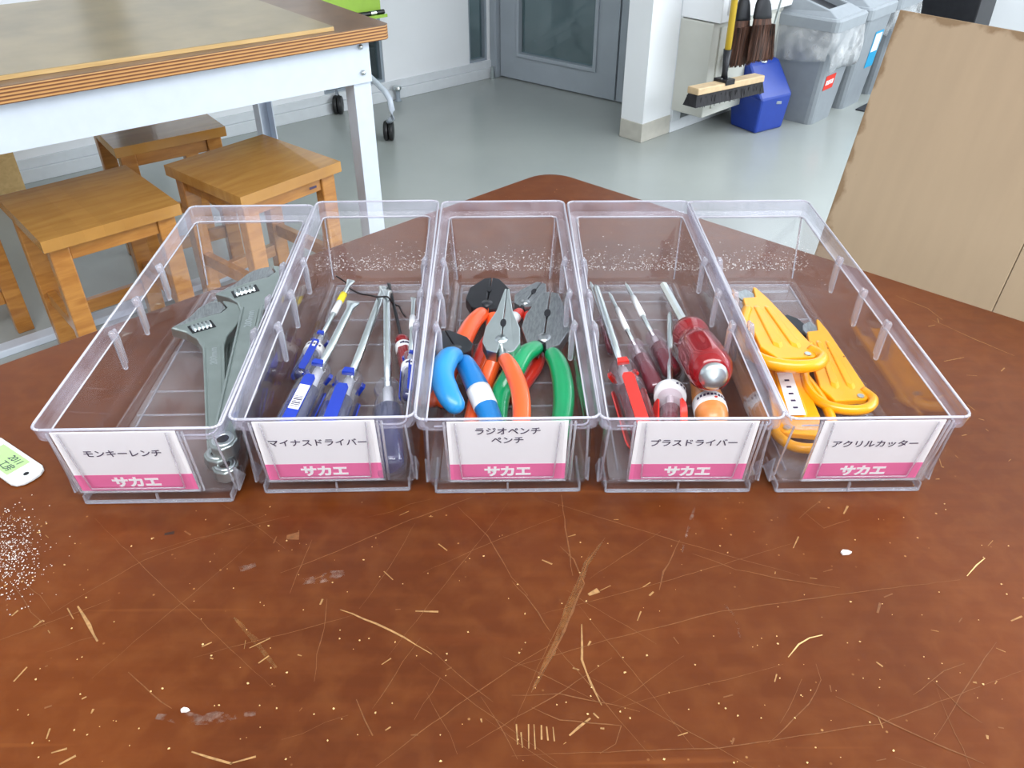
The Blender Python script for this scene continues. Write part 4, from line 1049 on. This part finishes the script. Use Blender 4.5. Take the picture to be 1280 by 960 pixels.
LAB = ['clear parts bin at the left end, holding three adjustable wrenches', 'clear parts bin with blue slotted screwdrivers, second from the left', 'clear parts bin in the middle, full of pliers',
       'clear parts bin with red screwdrivers, second from the right', 'clear parts bin at the right end with yellow acrylic cutters']
TX = [[('モンキーレンチ', 0.050)], [('マイナスドライバー', 0.050)], [('ラジオペンチ', 0.063), ('ペンチ', 0.053)], [('プラスドライバー', 0.050)], [('アクリルカッター', 0.048)]]
CD = [-0.009, -0.006, 0.0, 0.004, 0.004]
locs = [rimpts(*d) for d in DEF]
xs = [l[0].x for l in locs]; print('BINX', [(round(l[0].x, 4), round(l[0].y, 4), round(math.degrees(l[1]), 2)) for l in locs])
for (a, r), lab, tx, cd in zip(locs, LAB, TX, CD):
    BINS.append(make_bin(lab, tx, cd, (a.x, a.y, ZB), r))
ZF = ZB+0.0102       # inside floor level

# ------------------------------------------------------------------ adjustable wrenches
def make_wrench(label, A, Bp, s=1.0, roll=0.0, flip=1, opening=0.0):
    t = thing('adjustable_wrench', label, 'wrench', group='adjustable wrenches in the left bin')
    aim(t, A, Bp, roll); L_ = (Vector(Bp)-Vector(A)).length
    def X(p): return [(flip*x*s, y*s if y < 0.05 else L_-(0.2-y)*s) for x, y in p]
    th = 0.0055*s
    # handle + head with fixed jaw (seen from above)
    arc = lambda a0, a1, n: [(0.006+0.0235*math.cos(math.radians(a0+(a1-a0)*k/n)), 0.184+0.0235*math.sin(math.radians(a0+(a1-a0)*k/n))) for k in range(n+1)]
    out = X([(-0.0075, 0.006), (-0.0105, 0.0), (-0.0075, -0.008), (0.0, -0.0115), (0.0075, -0.008), (0.0105, 0.0), (0.0075, 0.008), (0.0098, 0.130), (0.0125, 0.146), (0.020, 0.160)] + arc(-40, 82, 9) +
            [(0.014, 0.195), (0.008, 0.1865), (-0.012, 0.179), (-0.024, 0.172), (-0.038, 0.166), (-0.024, 0.157), (-0.0150, 0.146), (-0.0098, 0.130)])
    bm = B(); add_prism(bm, out, -th, th); obj('body', bm, M['wrench'], t, bevel=0.0016*s, bseg=3)
    jaw = X([(-0.037, 0.1675), (-0.023, 0.1735), (-0.0115, 0.1805), (0.0075, 0.188), (0.0125, 0.1955)] + arc(86, 160, 6) + [(-0.022, 0.182)])
    jaw = [(x-flip*opening, y) for x, y in jaw]
    bm = B(); add_prism(bm, jaw, -th*0.8, th*0.8); obj('movable_jaw', bm, M['jaw_steel'], t, bevel=0.001*s)
    # raised panel of the handle, recess edge and stamped lines
    bm = B(); add_prism(bm, X([(-0.0052, 0.020), (0.0052, 0.020), (0.0062, 0.130), (-0.0062, 0.130)]), th-0.0002, th+0.0007); pl = obj('raised_panel', bm, M['wrench'], t, bevel=0.0004)
    for sx_ in (-1, 1):
        bm = B(); add_prism(bm, X([(sx_*0.0062, 0.016), (sx_*0.0080, 0.016), (sx_*0.0094, 0.136), (sx_*0.0076, 0.136)]), th-0.0002, th+0.0014); obj('edge_rib', bm, M['wrench'], t, bevel=0.0004)
    bm = text_bm('200mm', 0.0085*s, bold=0.0003)
    for v in bm.verts: v.co = Vector((-flip*v.co.y*1.0, (L_-0.085*s)+v.co.x*1.0, th+0.0009+v.co.z)) if flip > 0 else Vector((v.co.y, L_-0.085*s-v.co.x, th+0.0009+v.co.z))
    obj('stamped_marks', bm, M['steel'], pl)
    # worm screw in its window
    bm = B(); wx = -0.010*flip*s; wy = L_-0.0365*s; rz_ = Matrix.Rotation(0.38*flip, 3, 'Z'); wc = Vector((wx, wy, 0))
    add_box(bm, (wx, wy, th+0.0002), (0.023*s, 0.0125*s, 0.0006), rz_); obj('worm_window', bm, M['blackish'], t)
    bm = B(); prof = []
    n = 5
    for k in range(n): x0 = -0.008*s+k*0.0032*s; prof += [(0.0034*s, x0), (0.0052*s, x0+0.0008*s), (0.0052*s, x0+0.0018*s), (0.0034*s, x0+0.0026*s)]
    add_lathe(bm, [(r*1.15, x*1.2) for r, x in prof], 14, 'x'); bmesh.ops.transform(bm, matrix=Matrix.Translation((wx, wy, th-0.0018)) @ rz_.to_4x4(), verts=bm.verts[:]); obj('worm_screw', bm, M['steel'], t)
    # hanging hole ring
    bm = B(); add_lathe(bm, [(0.0045*s, -th-0.0004), (0.0078*s, -th-0.0006), (0.0088*s, 0), (0.0078*s, th+0.0008), (0.0045*s, th+0.0006), (0.0045*s, -th-0.0004)], 20, 'z', centre=(0, 0, 0), caps=False); obj('hanging_eye', bm, M['steel'], t, smooth=True)
    bm = B(); add_lathe(bm, [(0.0044*s, -0.0002), (0.0044*s, th+0.0003)], 16, 'z', centre=(0, 0, 0)); obj('eye_hole', bm, M['blackish'], t)
    return t
make_wrench('adjustable wrench lying leftmost in the left bin, jaw end up', P(272, 572, ZF+0.012), P(266, 387, ZF+0.030), 0.98, roll=0.10)
make_wrench('adjustable wrench against the right wall of its bin, jaws at the back', P(281, 556, ZF+0.022), P(328, 344, ZF+0.032), 1.10, roll=-0.05)
make_wrench('adjustable wrench lying underneath the other two, dark jaw showing', P(283, 587, ZF+0.006), P(305, 362, ZF+0.006), 1.0, roll=0.0, flip=1)

# ------------------------------------------------------------------ screwdrivers
def make_driver(label, A, Bp, hl, hr, sr, strip, core, tip='flat', group='', roll=0.3, shell='handle_clear', tape=None, collar=None, tapeh=None, tipw=2.2, red_solid=False, cap=False, barcode=False, shaft_mat='steel'):
    cr = 0.66 if strip else 0.84
    """A handle end, Bp tip; hl handle length, hr handle radius, sr shaft radius"""
    t = thing('screwdriver', label, 'screwdriver', group=group); aim(t, A, Bp, roll); L_ = (Vector(Bp)-Vector(A)).length
    fl = lambda a, h: 1-0.10*(0.5+0.5*math.cos(6*a))*(1 if 0.12*hl < h < 0.72*hl else 0)
    prof = [(hr*0.25, 0), (hr*0.62, 0.0008), (hr*0.88, hl*0.03), (hr*0.98, hl*0.08), (hr, hl*0.14), (hr, hl*0.3), (hr, hl*0.5), (hr*0.98, hl*0.70), (hr*0.80, hl*0.76), (hr*0.70, hl*0.80), (hr*0.74, hl*0.85), (hr*0.88, hl*0.90), (hr*0.82, hl*0.96), (hr*0.45, hl)]
    bm = B(); add_lathe(bm, prof, 36, 'y', fl); obj('handle', bm, M[shell], t, smooth=True)
    if core:
        bm = B(); add_lathe(bm, [(hr*0.3, hl*0.03), (hr*cr, hl*0.06), (hr*cr, hl*0.66), (hr*0.30, hl*0.70)], 16, 'y'); obj('core', bm, M[core], t, smooth=True)
    bm = B(); add_lathe(bm, [(sr*1.3, hl*0.5), (sr*1.3, hl*0.93)], 8, 'y'); obj('shaft_root', bm, M['tape'] if not red_solid else M['steel'], t, smooth=True)
    if strip:   # coloured inlays on the facets and under the collar
        for k in (0, 2, 4):
            a0 = k*math.pi/3+math.pi/2; bm = B(); bot = []; topl = []
            c, s_ = math.cos(a0), math.sin(a0)
            u = Vector((-s_, 0, c)); n_ = Vector((c, 0, s_)); w_ = hr*0.36
            def q(du, y, o): return n_*(hr*o)+u*du+Vector((0, y, 0))
            ys = [(hl*0.06, 0.6), (hl*0.10, 1.0), (hl*0.68, 1.0), (hl*0.72, 0.6)]
            lo = [q(-w_*f, y, 0.92) for y, f in ys]+[q(w_*f, y, 0.92) for y, f in ys[::-1]]
            hi = [x+n_*hr*0.09 for x in lo]
            add_hull(bm, lo, hi); obj('colour_strip', bm, M[strip], t)
            bm = B(); lo = [q(-w_, hl*0.885, 0.66), q(w_, hl*0.885, 0.66), q(w_*0.8, hl*0.945, 0.66), q(-w_*0.8, hl*0.945, 0.66)]
            add_hull(bm, lo, [x+n_*hr*0.26 for x in lo]); obj('collar_mark', bm, M[strip], t)
    if barcode:
        bm = B(); zt_ = hr*1.03; add_box(bm, (0, hl*0.42, zt_), (hr*0.62, hl*0.30, 0.0006)); bl_ = obj('barcode_label', bm, M['tape'], t)
        bm = B()
        for k in range(9): add_box(bm, (0, hl*(0.30+0.014*k+0.004*(k % 3)), zt_+0.0004), (hr*0.5, 0.0005+0.0004*(k % 2), 0.0002))
        obj('barcode', bm, M['ink'], bl_)
    if tapeh:
        bm = B(); add_lathe(bm, [(hr*1.015, hl*tapeh), (hr*1.03, hl*tapeh+0.0002), (hr*1.03, hl*tapeh+0.0085), (hr*1.015, hl*tapeh+0.0087)], 24, 'y'); tp_ = obj('tape_band', bm, M['tape'], t, smooth=True, label='white name tape')
        bm = B()
        for k in range(5):
            a0 = math.pi/2+(k-2)*0.28; n_ = Vector((math.cos(a0), 0, math.sin(a0))); u = Vector((-n_.z, 0, n_.x)); c = n_*hr*1.035+Vector((0, hl*tapeh+0.0043, 0))
            add_hull(bm, [c-u*0.001+Vector((0, -.0015, 0)), c+u*0.001+Vector((0, -.0015, 0)), c+u*0.001+Vector((0, .0012*(k % 2)+.0004, 0)), c-u*0.001+Vector((0, .0015, 0))],
                     [x+n_*0.0002 for x in [c-u*0.001+Vector((0, -.0015, 0)), c+u*0.001+Vector((0, -.0015, 0)), c+u*0.001+Vector((0, .0012*(k % 2)+.0004, 0)), c-u*0.001+Vector((0, .0015, 0))]])
        obj('tape_writing', bm, M['ink'], tp_)
    bm = B()
    if tip == 'flat':
        e = L_; rings = []
        for y, wx, wz in ((hl*0.9, sr, sr), (e-0.014, sr, sr), (e-0.007, sr*tipw*0.55, sr*0.8), (e-0.002, sr*tipw*0.72, sr*0.35), (e, sr*tipw*0.66, sr*0.18)):
            rings.append([Vector((wx*math.cos(a), y, wz*math.sin(a))) for a in [2*math.pi*k/12 for k in range(12)]])
        loft(bm, rings, True, True)
    else:
        rings = []
        for y, r, cr in ((hl*0.9, sr, 0), (L_-0.009, sr, 0), (L_-0.007, sr*0.95, 0.3), (L_-0.0015, sr*0.55, 0.45), (L_, sr*0.15, 0.0)):
            rings.append([Vector((r*(1-cr*abs(math.sin(2*a)))*math.cos(a), y, r*(1-cr*abs(math.sin(2*a)))*math.sin(a))) for a in [2*math.pi*k/16 for k in range(16)]])
        loft(bm, rings, True, True)
    obj('shaft', bm, M[shaft_mat], t, smooth=True)
    if tape:
        bm = B(); add_lathe(bm, [(sr*1.5, tape[0]*L_), (sr*1.5, tape[1]*L_)], 12, 'y'); obj('shaft_tape', bm, M['tape'], t, smooth=True)
    if collar:
        bm = B(); add_lathe(bm, [(sr*1.7, collar[0]*L_), (sr*1.7, collar[1]*L_)], 12, 'y'); obj('shaft_collar', bm, M['yellow_tape'], t, smooth=True)
    return t
g2 = 'slotted screwdrivers in the second bin'
def PZ(px, py, dz): return P(px, py, ZF+dz)
make_driver('small blue screwdriver with yellow shaft tape and white name tape', PZ(374, 474, 0.012), PZ(439, 350, 0.012), 0.074, 0.0092, 0.0022, 'blue_strip', 'navy', group=g2, tapeh=0.56, tape=(0.62, 0.74), collar=(0.75, 0.83), tipw=2.8, roll=0.2)
make_driver('clear and blue screwdriver with broad flat tip and printed bar code', PZ(352, 556, 0.018), PZ(442, 377, 0.022), 0.108, 0.0138, 0.0036, 'blue_strip', 'navy', group=g2, tipw=2.6, roll=0.15, barcode=True)
make_driver('large screwdriver with plain bright blue stripe, middle of the second bin', PZ(400, 575, 0.016), PZ(481, 358, 0.010), 0.118, 0.0150, 0.0038, 'blue_strip', 'navy', group=g2, tipw=2.4, roll=0.1)
make_driver('dark navy screwdriver pointing straight back beside the blue striped one', PZ(487, 590, 0.014), PZ(483, 362, 0.020), 0.114, 0.0140, 0.0036, None, 'navy', group=g2, tipw=2.4)
make_driver('small dark red screwdriver with thin black shaft in the blue bin', PZ(512, 468, 0.010), PZ(486, 354, 0.012), 0.062, 0.0078, 0.0016, None, 'maroon', group=g2, tapeh=0.62, shell='red_clear', tipw=2.0, shaft_mat='blackish')
make_driver('slim screwdriver pressed against the right wall of the second bin', PZ(510, 500, 0.030), PZ(517, 372, 0.026), 0.072, 0.0074, 0.0020, 'blue_strip', 'navy', group=g2, tapeh=0.6, tape=(0.66, 0.78))
bm = B(); pts = [PZ(420, 345, 0.016), PZ(432, 353, 0.004), PZ(438, 361, 0.002), PZ(450, 367, 0.002), PZ(462, 369, 0.006), PZ(472, 371, 0.016), PZ(484, 371, 0.026), PZ(489, 377, 0.018), PZ(494, 381, 0.006), PZ(499, 383, 0.002), PZ(503, 391, 0.002), PZ(508, 397, 0.001)]
fine = []
for i in range(len(pts)-1):
    for k in range(5):
        u = k/5; p0 = pts[max(i-1, 0)]; p1 = pts[i]; p2 = pts[i+1]; p3 = pts[min(i+2, len(pts)-1)]
        fine.append(0.5*((2*p1)+(p2-p0)*u+(2*p0-5*p1+4*p2-p3)*u*u+(3*p1-p0-3*p2+p3)*u**3))
add_tube(bm, fine, 0.0009, 6); tag(obj('cord', bm, M['string'], smooth=True), 'thin black cord trailing across the back of the second bin', 'cord')

g4 = 'cross-head screwdrivers in the fourth bin'
make_driver('long clear-handled screwdriver with one broad red stripe, left in its bin', PZ(808, 556, 0.016), PZ(744, 356, 0.018), 0.112, 0.0145, 0.0036, 'red_strip', 'maroon', 'cross', g4, roll=-0.1, shell='handle_pink')
make_driver('thin screwdriver with taped shaft beside the red striped one', PZ(822, 490, 0.010), PZ(761, 365, 0.010), 0.080, 0.0092, 0.0019, None, 'maroon', 'cross', g4, tape=(0.58, 0.80), shell='handle_pink')
make_driver('slim screwdriver with white shaft tape, centre back of the fourth bin', PZ(842, 468, 0.012), PZ(782, 354, 0.012), 0.068, 0.0100, 0.0021, None, 'maroon', 'cross', g4, tape=(0.60, 0.82), shell='handle_pink')
make_driver('clear screwdriver with white collar and red edge pointing straight back', PZ(838, 572, 0.018), PZ(837, 390, 0.018), 0.092, 0.0135, 0.0026, 'red_strip', 'maroon', 'cross', g4, tapeh=0.86, roll=0.9, shell='handle_pink')
make_driver('small red screwdriver squeezed against the left wall of the fourth bin', PZ(768, 440, 0.008), PZ(738, 352, 0.012), 0.060, 0.0075, 0.0018, None, 'maroon', 'cross', g4, shell='handle_pink')
# the big translucent red one
t = thing('screwdriver', 'big translucent red screwdriver with steel cap, handle raised to the camera', 'screwdriver', group=g4)
A, Bq = P(892, 470, TZ+0.064), PZ(828, 354, 0.006)
aim(t, A, Bq, 0.2); L_ = (Bq-A).length; hl = 0.104; hr = 0.0195
bm = B(); fl = lambda a, h: 1-0.13*(0.5+0.5*math.cos(6*a))*(1 if 0.18*hl < h < 0.60*hl else 0)
add_lathe(bm, [(hr*0.60, 0.001), (hr*0.80, 0.004), (hr*0.97, hl*0.12), (hr, hl*0.2), (hr, hl*0.35), (hr, hl*0.5), (hr*0.9, hl*0.62), (hr*0.66, hl*0.72), (hr*0.68, hl*0.78), (hr*0.86, hl*0.87), (hr*0.84, hl*0.95), (hr*0.5, hl)], 48, 'y', fl)
obj('handle', bm, M['red_clear'], t, smooth=True)
bm = B(); add_lathe(bm, [(0.0, -0.004), (hr*0.45, -0.0034), (hr*0.60, -0.0012), (hr*0.62, 0.003)], 32, 'y'); obj('end_cap', bm, M['steel'], t, smooth=True, label='domed steel striking cap')
bm = B(); add_lathe(bm, [(0.0042, hl*0.95), (0.0042, L_-0.008), (0.0036, L_-0.006), (0.0010, L_)], 6, 'y'); obj('shaft', bm, M['steel'], t)
# wooden handle with a paper band
t = thing('wood_handled_driver', 'tool with orange wooden handle and white printed paper band', 'screwdriver'); A, Bq = PZ(893, 532, 0.014), PZ(868, 438, 0.012)
aim(t, A, Bq, 0); L_ = (Bq-A).length
bm = B(); add_lathe(bm, [(0.004, -0.001), (0.010, 0.002), (0.0135, 0.012), (0.0140, 0.03), (0.0118, 0.055), (0.009, L_*0.92), (0.006, L_)], 28, 'y'); obj('handle', bm, M['copper_wood'], t, smooth=True)
bm = B(); add_lathe(bm, [(0.0141, 0.018), (0.0143, 0.0182), (0.0141, 0.031), (0.0138, 0.0312)], 28, 'y'); pb = obj('paper_band', bm, M['tape'], t, smooth=True, label='white printed paper band')
bm = B()
for k in range(9):
    a0 = math.pi/2+(k-4)*0.22; n_ = Vector((math.cos(a0), 0, math.sin(a0))); u = Vector((-n_.z, 0, n_.x)); c = n_*0.0143+Vector((0, 0.026 if k % 2 else 0.0255, 0))
    lo = [c-u*.001-Vector((0, .0015, 0)), c+u*.001-Vector((0, .0015, 0)), c+u*.0007+Vector((0, .0012, 0)), c-u*.001+Vector((0, .0015, 0))]; add_hull(bm, lo, [x+n_*.0002 for x in lo])
obj('band_print', bm, M['ink'], pb)
bm = B(); n_ = Vector((0.2, 0, 0.98)); c = n_*0.0143+Vector((0, 0.0215, 0)); lo = [c+Vector((math.cos(a)*.0014, math.sin(a)*.0014, 0)) for a in [k*math.pi/4 for k in range(8)]]; add_hull(bm, lo, [x+n_*.0003 for x in lo]); obj('red_dot', bm, M['sticker_red'], pb)

# ------------------------------------------------------------------ pliers
def spline(pts, n=6):
    out = []; pts = [Vector(p) for p in pts]
    for i in range(len(pts)-1):
        for k in range(n):
            u = k/n; p0 = pts[max(i-1, 0)]; p1 = pts[i]; p2 = pts[i+1]; p3 = pts[min(i+2, len(pts)-1)]
            out.append(0.5*((2*p1)+(p2-p0)*u+(2*p0-5*p1+4*p2-p3)*u*u+(3*p1-p0-3*p2+p3)*u**3))
    out.append(pts[-1]); return out
def make_pliers(label, piv, tipp, jaw, grips, mats, jawmat, s=1.0, roll=0.0, kind='combo', tape=None, gr=0.0062, th=0.0060, js=1.35):
    """piv pivot, tipp jaw tip (world); grips: two lists of world points from pivot outwards"""
    t = thing('pliers', label, 'pliers', group='pliers in the middle bin'); aim(t, piv, tipp, roll)
    L_ = (Vector(tipp)-Vector(piv)).length; inv = t.matrix_world.inverted()
    for sgn in (-1, 1):
        o_ = [(sgn*x*s*js, y*L_) for x, y in jaw]
        if sgn > 0: o_ = o_[::-1]
        bm = B()
        n = len(o_)
        def zt(y): return th*(1-0.45*max(0, y/L_))
        a = [bm.verts.new((x, y, -zt(y))) for x, y in o_]; b = [bm.verts.new((x, y, zt(y))) for x, y in o_]
        bm.faces.new(a[::-1]); bm.faces.new(b)
        for i in range(n): bm.faces.new((a[i], a[(i+1) % n], b[(i+1) % n], b[i]))
        obj('jaw', bm, jawmat, t, bevel=0.0008)
    bm = B(); add_lathe(bm, [(0.0, -th*1.1), (0.0055*s, -th*1.1), (0.0060*s, 0), (0.0055*s, th*1.06), (0.0, th*1.16)], 20, 'z', caps=False); obj('pivot', bm, jawmat if kind != 'cut' else M['dark_steel'], t, smooth=True)
    if kind in ('combo', 'long'):
        bm = B(); y0 = L_*(0.50 if kind == 'combo' else 0.30)
        ring = [(0.0028*s*math.cos(a), y0+0.0055*s*math.sin(a)) for a in [k*math.pi/6 for k in range(12)]]
        add_prism(bm, ring, th*0.2, th*0.95); obj('pipe_grip_notch', bm, M['blackish'], t)
    for gi, (g, gm) in enumerate(zip(grips, mats)):
        pts = spline([inv @ Vector(p) for p in g], 5); m_ = len(pts)
        bm = B()
        add_tube(bm, [pts[0]*0.25, pts[0], pts[2]], [gr*0.75, gr*0.8, gr*0.7], 10, flat=0.8); obj('tang', bm, M['blackish'] if kind == 'combo' else jawmat, t, smooth=True)
        bm = B(); rad = [gr*(0.95+0.22*math.sin(math.pi*(i/(m_-1))*0.95)) for i in range(m_)]
        add_tube(bm, pts[1:], rad[1:], 16, flat=0.9, up=Vector((0, 0, 1)), round_end=True); gp = obj('grip', bm, M[gm], t, smooth=True)
        if tape and tape[0] == gi:
            i0 = int(m_*tape[1]); bm = B(); add_tube(bm, pts[i0:i0+tape[2]], [r*1.04 for r in rad[i0:i0+tape[2]]], 16, flat=0.92); obj('tape', bm, M['tape'], gp, smooth=True, label='white tape wrapped on the grip')
    return t
J_combo = [(0.0004, 0.02), (0.0004, 1.0), (0.005, 0.97), (0.0125, 0.45), (0.0135, 0.18), (0.009, -0.12), (0.002, -0.22)]
J_round = [(0.0004, 0.02), (0.0004, 1.0), (0.006, 0.95), (0.0155, 0.55), (0.0165, 0.15), (0.011, -0.15), (0.002, -0.22)]
J_long = [(0.0003, 0.0), (0.0002, 1.0), (0.0016, 1.0), (0.0055, 0.55), (0.0115, 0.22), (0.0125, -0.05), (0.009, -0.20), (0.002, -0.24)]
J_cut = [(0.0004, 0.0), (0.0004, 1.0), (0.0035, 0.92), (0.0115, 0.45), (0.0125, 0.05), (0.009, -0.2), (0.002, -0.26)]
h = lambda px, py, dz: PZ(px, py, dz)
make_pliers('combination pliers with black jaws and orange grips at the back', h(609, 385, 0.020), h(615, 350, 0.022), J_round, [[h(603, 391, 0.020), h(590, 405, 0.022), h(577, 430, 0.020), h(560, 466, 0.014), h(554, 500, 0.010)], [h(614, 391, 0.018), h(618, 405, 0.012), h(616, 440, 0.008), h(600, 490, 0.008), h(590, 530, 0.008)]],
            ('orange', 'orange'), M['blackish'], 1.0, gr=0.0078)
make_pliers('lineman pliers with grey steel jaws and green grips', h(680, 428, 0.022), h(688, 368, 0.024), [(x*1.08, y) for x, y in J_combo], [[h(671, 434, 0.024), h(655, 444, 0.030), h(641, 466, 0.026), h(626, 492, 0.014), h(622, 524, 0.010)], [h(690, 442, 0.022), h(698, 456, 0.024), h(704, 482, 0.020), h(704, 512, 0.014), h(698, 548, 0.012)]],
            ('green', 'green'), M['jaw_steel'], 1.15, gr=0.0080)
make_pliers('long-nose pliers with bright steel jaws and orange grips on top', h(627, 430, 0.040), h(634, 364, 0.052), J_long, [[h(622, 442, 0.034), h(614, 460, 0.024), h(602, 490, 0.012), h(588, 530, 0.008)], [h(631, 448, 0.040), h(640, 462, 0.042), h(650, 490, 0.038), h(652, 522, 0.030), h(648, 548, 0.022)]],
            ('orange', 'orange'), M['steel'], 1.0, kind='long', gr=0.0066)
make_pliers('small steel pliers with red grips and white tape, at the back', h(657, 383, 0.012), h(677, 356, 0.014), J_combo, [[h(650, 390, 0.012), h(638, 402, 0.012), h(612, 424, 0.010), h(600, 450, 0.008), h(596, 464, 0.008)], [h(660, 392, 0.010), h(664, 415, 0.007), h(672, 450, 0.007), h(655, 480, 0.007), h(645, 500, 0.007)]],
            ('red_grip', 'red_grip'), M['jaw_steel'], 0.85, tape=(0, 0.16, 5), gr=0.0060)
make_pliers('diagonal cutting pliers with dark jaws and light blue grips', h(570, 442, 0.030), h(556, 416, 0.028), J_cut, [[h(568, 444, 0.040), h(560, 448, 0.046), h(552, 468, 0.046), h(560, 492, 0.042), h(568, 505, 0.038)], [h(580, 452, 0.030), h(590, 470, 0.028), h(600, 492, 0.024), h(612, 520, 0.018), h(622, 545, 0.014)]],
            ('blue_grip', 'blue_grip2'), M['dark_steel'], 1.0, kind='cut', tape=(1, 0.45, 5), gr=0.0088)

# ------------------------------------------------------------------ acrylic cutters
def make_cutter(label, A, Bp, roll=0.0, flip=1, s=1.0, with_tag=False, specks=0):
    """A rear (loop) end, Bp blade tip end; flat yellow holder with two grooves, finger loop and hook blade"""
    t = thing('acrylic_cutter', label, 'cutter', group='yellow acrylic cutters in the right bin'); aim(t, A, Bp, roll); L_ = (Vector(Bp)-Vector(A)).length
    k = L_/0.14; X = lambda p: [(flip*x*s*1.15, y*k) for x, y in p]
    out = X([(-0.010, 0.0), (0.014, 0.004), (0.019, 0.012), (0.015, 0.060), (0.0095, 0.118), (0.0060, 0.140), (0.0040, 0.141), (0.0010, 0.119), (-0.0085, 0.116), (-0.014, 0.070), (-0.017, 0.02)])
    bm = B(); add_prism(bm, out, -0.0028, 0.0028); obj('holder', bm, M['yellow'], t, bevel=0.0010)
    for x0, x1 in ((-0.0085, -0.0015), (0.0035, 0.0105)):
        bm = B(); 
        pr = X([(x0, 0.022), (x0+0.0035, 0.017), (x1, 0.022), (x1*0.55+0.0005, 0.098), (x0*0.55+0.002, 0.102), (x0*0.62, 0.098)])
        v0 = [Vector((x, y, 0.0026)) for x, y in pr]; cc = sum(v0, Vector())/6
        add_hull(bm, v0, [p.lerp(cc, 0.16)+Z*0.0018 for p in v0])
        obj('raised_rib', bm, M['yellow'], t, bevel=0.0008)
    # finger loop along one side and round the end
    lp = spline([Vector((flip*x*s, y*k, z)) for x, y, z in ((0.018, 0.020, 0.000), (0.022, 0.004, 0.002), (0.012, -0.010, 0.003), (-0.006, -0.013, 0.003), (-0.022, -0.004, 0.002), (-0.029, 0.018, 0), (-0.027, 0.045, -0.001), (-0.018, 0.075, -0.001), (-0.011, 0.095, 0))], 5)
    bm = B(); add_tube(bm, lp, 0.0044*s, 10, flat=1.1); obj('finger_loop', bm, M['yellow'], t, smooth=True)
    bm = B(); add_prism(bm, X([(-0.0085, 0.113), (0.0030, 0.113), (0.0030, 0.128), (-0.0015, 0.139), (-0.0085, 0.132), (-0.0105, 0.122)]), -0.0008, 0.0008); obj('blade', bm, M['jaw_steel'], t)
    bm = B(); add_lathe(bm, [(0.003, 0), (0.003, 0.0012)], 10, 'z', centre=(flip*0.012*s, 0.008*k, 0.0028)); obj('rivet', bm, M['steel'], t)
    for k_ in range(specks):
        bm = B(); add_lathe(bm, [(0.0009+0.0003*(k_ % 3), 0.0027), (0.0008, 0.0031)], 7, 'z', centre=(flip*(-0.008+0.0055*((k_*3) % 5)), (0.03+0.014*k_)*k, 0)); obj('dark_speck', bm, M['dark_speck'], t)
    if with_tag:
        bm = B(); add_prism(bm, X([(-0.006, 0.02), (0.006, 0.02), (0.006, 0.07), (-0.006, 0.07)]), 0.0045, 0.0048); tg = obj('paper_tag', bm, M['tape'], t, label='white name tag')
        bm = B()
        for i in range(5): add_box(bm, (0, (0.028+i*0.008)*k, 0.005), (0.004, 0.0025, 0.0002))
        obj('tag_writing', bm, M['ink'], tg)
    return t
make_cutter('yellow acrylic cutter lying highest, blade against the left wall', h(992, 452, 0.040), h(934, 362, 0.036), roll=0.06, flip=1, s=1.22)
make_cutter('worn yellow acrylic cutter on the right with dark specks', h(1060, 505, 0.012), h(1014, 402, 0.012), roll=0.0, flip=1, s=1.0, specks=5)
make_cutter('yellow acrylic cutter with white tag, half hidden below the others', h(1004, 548, 0.010), h(960, 408, 0.006), roll=-0.1, flip=-1, s=0.95, with_tag=True)
t = thing('spare_blade', 'dark hooked steel blade lying at the back of the right bin', 'blade'); aim(t, h(1020, 425, 0.004), h(968, 383, 0.006), 0)
bm = B(); add_prism(bm, [(-0.006, 0), (0.006, 0.0), (0.007, 0.038), (0.002, 0.048), (-0.006, 0.046), (-0.009, 0.036)], -0.0008, 0.0008); obj('steel', bm, M['dark_steel'], t, bevel=0.0003)
bm = B(); add_prism(bm, [(-0.006, -0.012), (0.006, -0.012), (0.006, 0.006), (-0.006, 0.006)], -0.002, 0.002); obj('clamp', bm, M['wrench'], t, bevel=0.0006)

# ------------------------------------------------------------------ key tag at the left border
a, b = P(34, 596, TZ), P(-30, 552, TZ)
t = thing('key_tag', 'white plastic key tag with green paper at the left border', 'key tag', (0, 0, 0)); aim(t, a+Z*0.0005, b+Z*0.0005, 0)
# local +Y from hole end to far end; Z up
Lk = 0.062; hw = 0.0135
def tagshape(w_, y0, y1, r):
    return [(w_, y1), (-w_, y1), (-w_, y0+r), (-w_*0.86, y0+r*0.45), (-w_*0.5, y0+r*0.08), (0, y0), (w_*0.5, y0+r*0.08), (w_*0.86, y0+r*0.45), (w_, y0+r)]
bm = B(); add_prism(bm, tagshape(hw, -0.010, Lk, 0.009), 0, 0.0034); obj('case', bm, M['tag'], t, bevel=0.0011, bseg=3)
bm = B(); add_prism(bm, [(-hw*0.72, 0.010), (hw*0.72, 0.010), (hw*0.72, 0.050), (-hw*0.72, 0.050)], 0.0034, 0.0037); pp = obj('paper_insert', bm, M['tag_green'], t, label='green paper insert with handwriting')
for txt, xo, sz in (('2011', 0.0040, 0.0080), ('工房', -0.0045, 0.0085)):
    bm = text_bm(txt, sz, shear=0.2)
    for v in bm.verts: v.co = Vector((v.co.y+xo, 0.022-v.co.x, 0.0039+v.co.z))
    obj('handwriting', bm, M['ink'], pp)
bm = B(); add_prism(bm, [(0.0022*math.cos(a_), -0.0010+0.0045*math.sin(a_)*0.45) for a_ in [k*math.pi/6 for k in range(12)]], 0.0033, 0.0036); obj('hole', bm, M['blackish'], t)
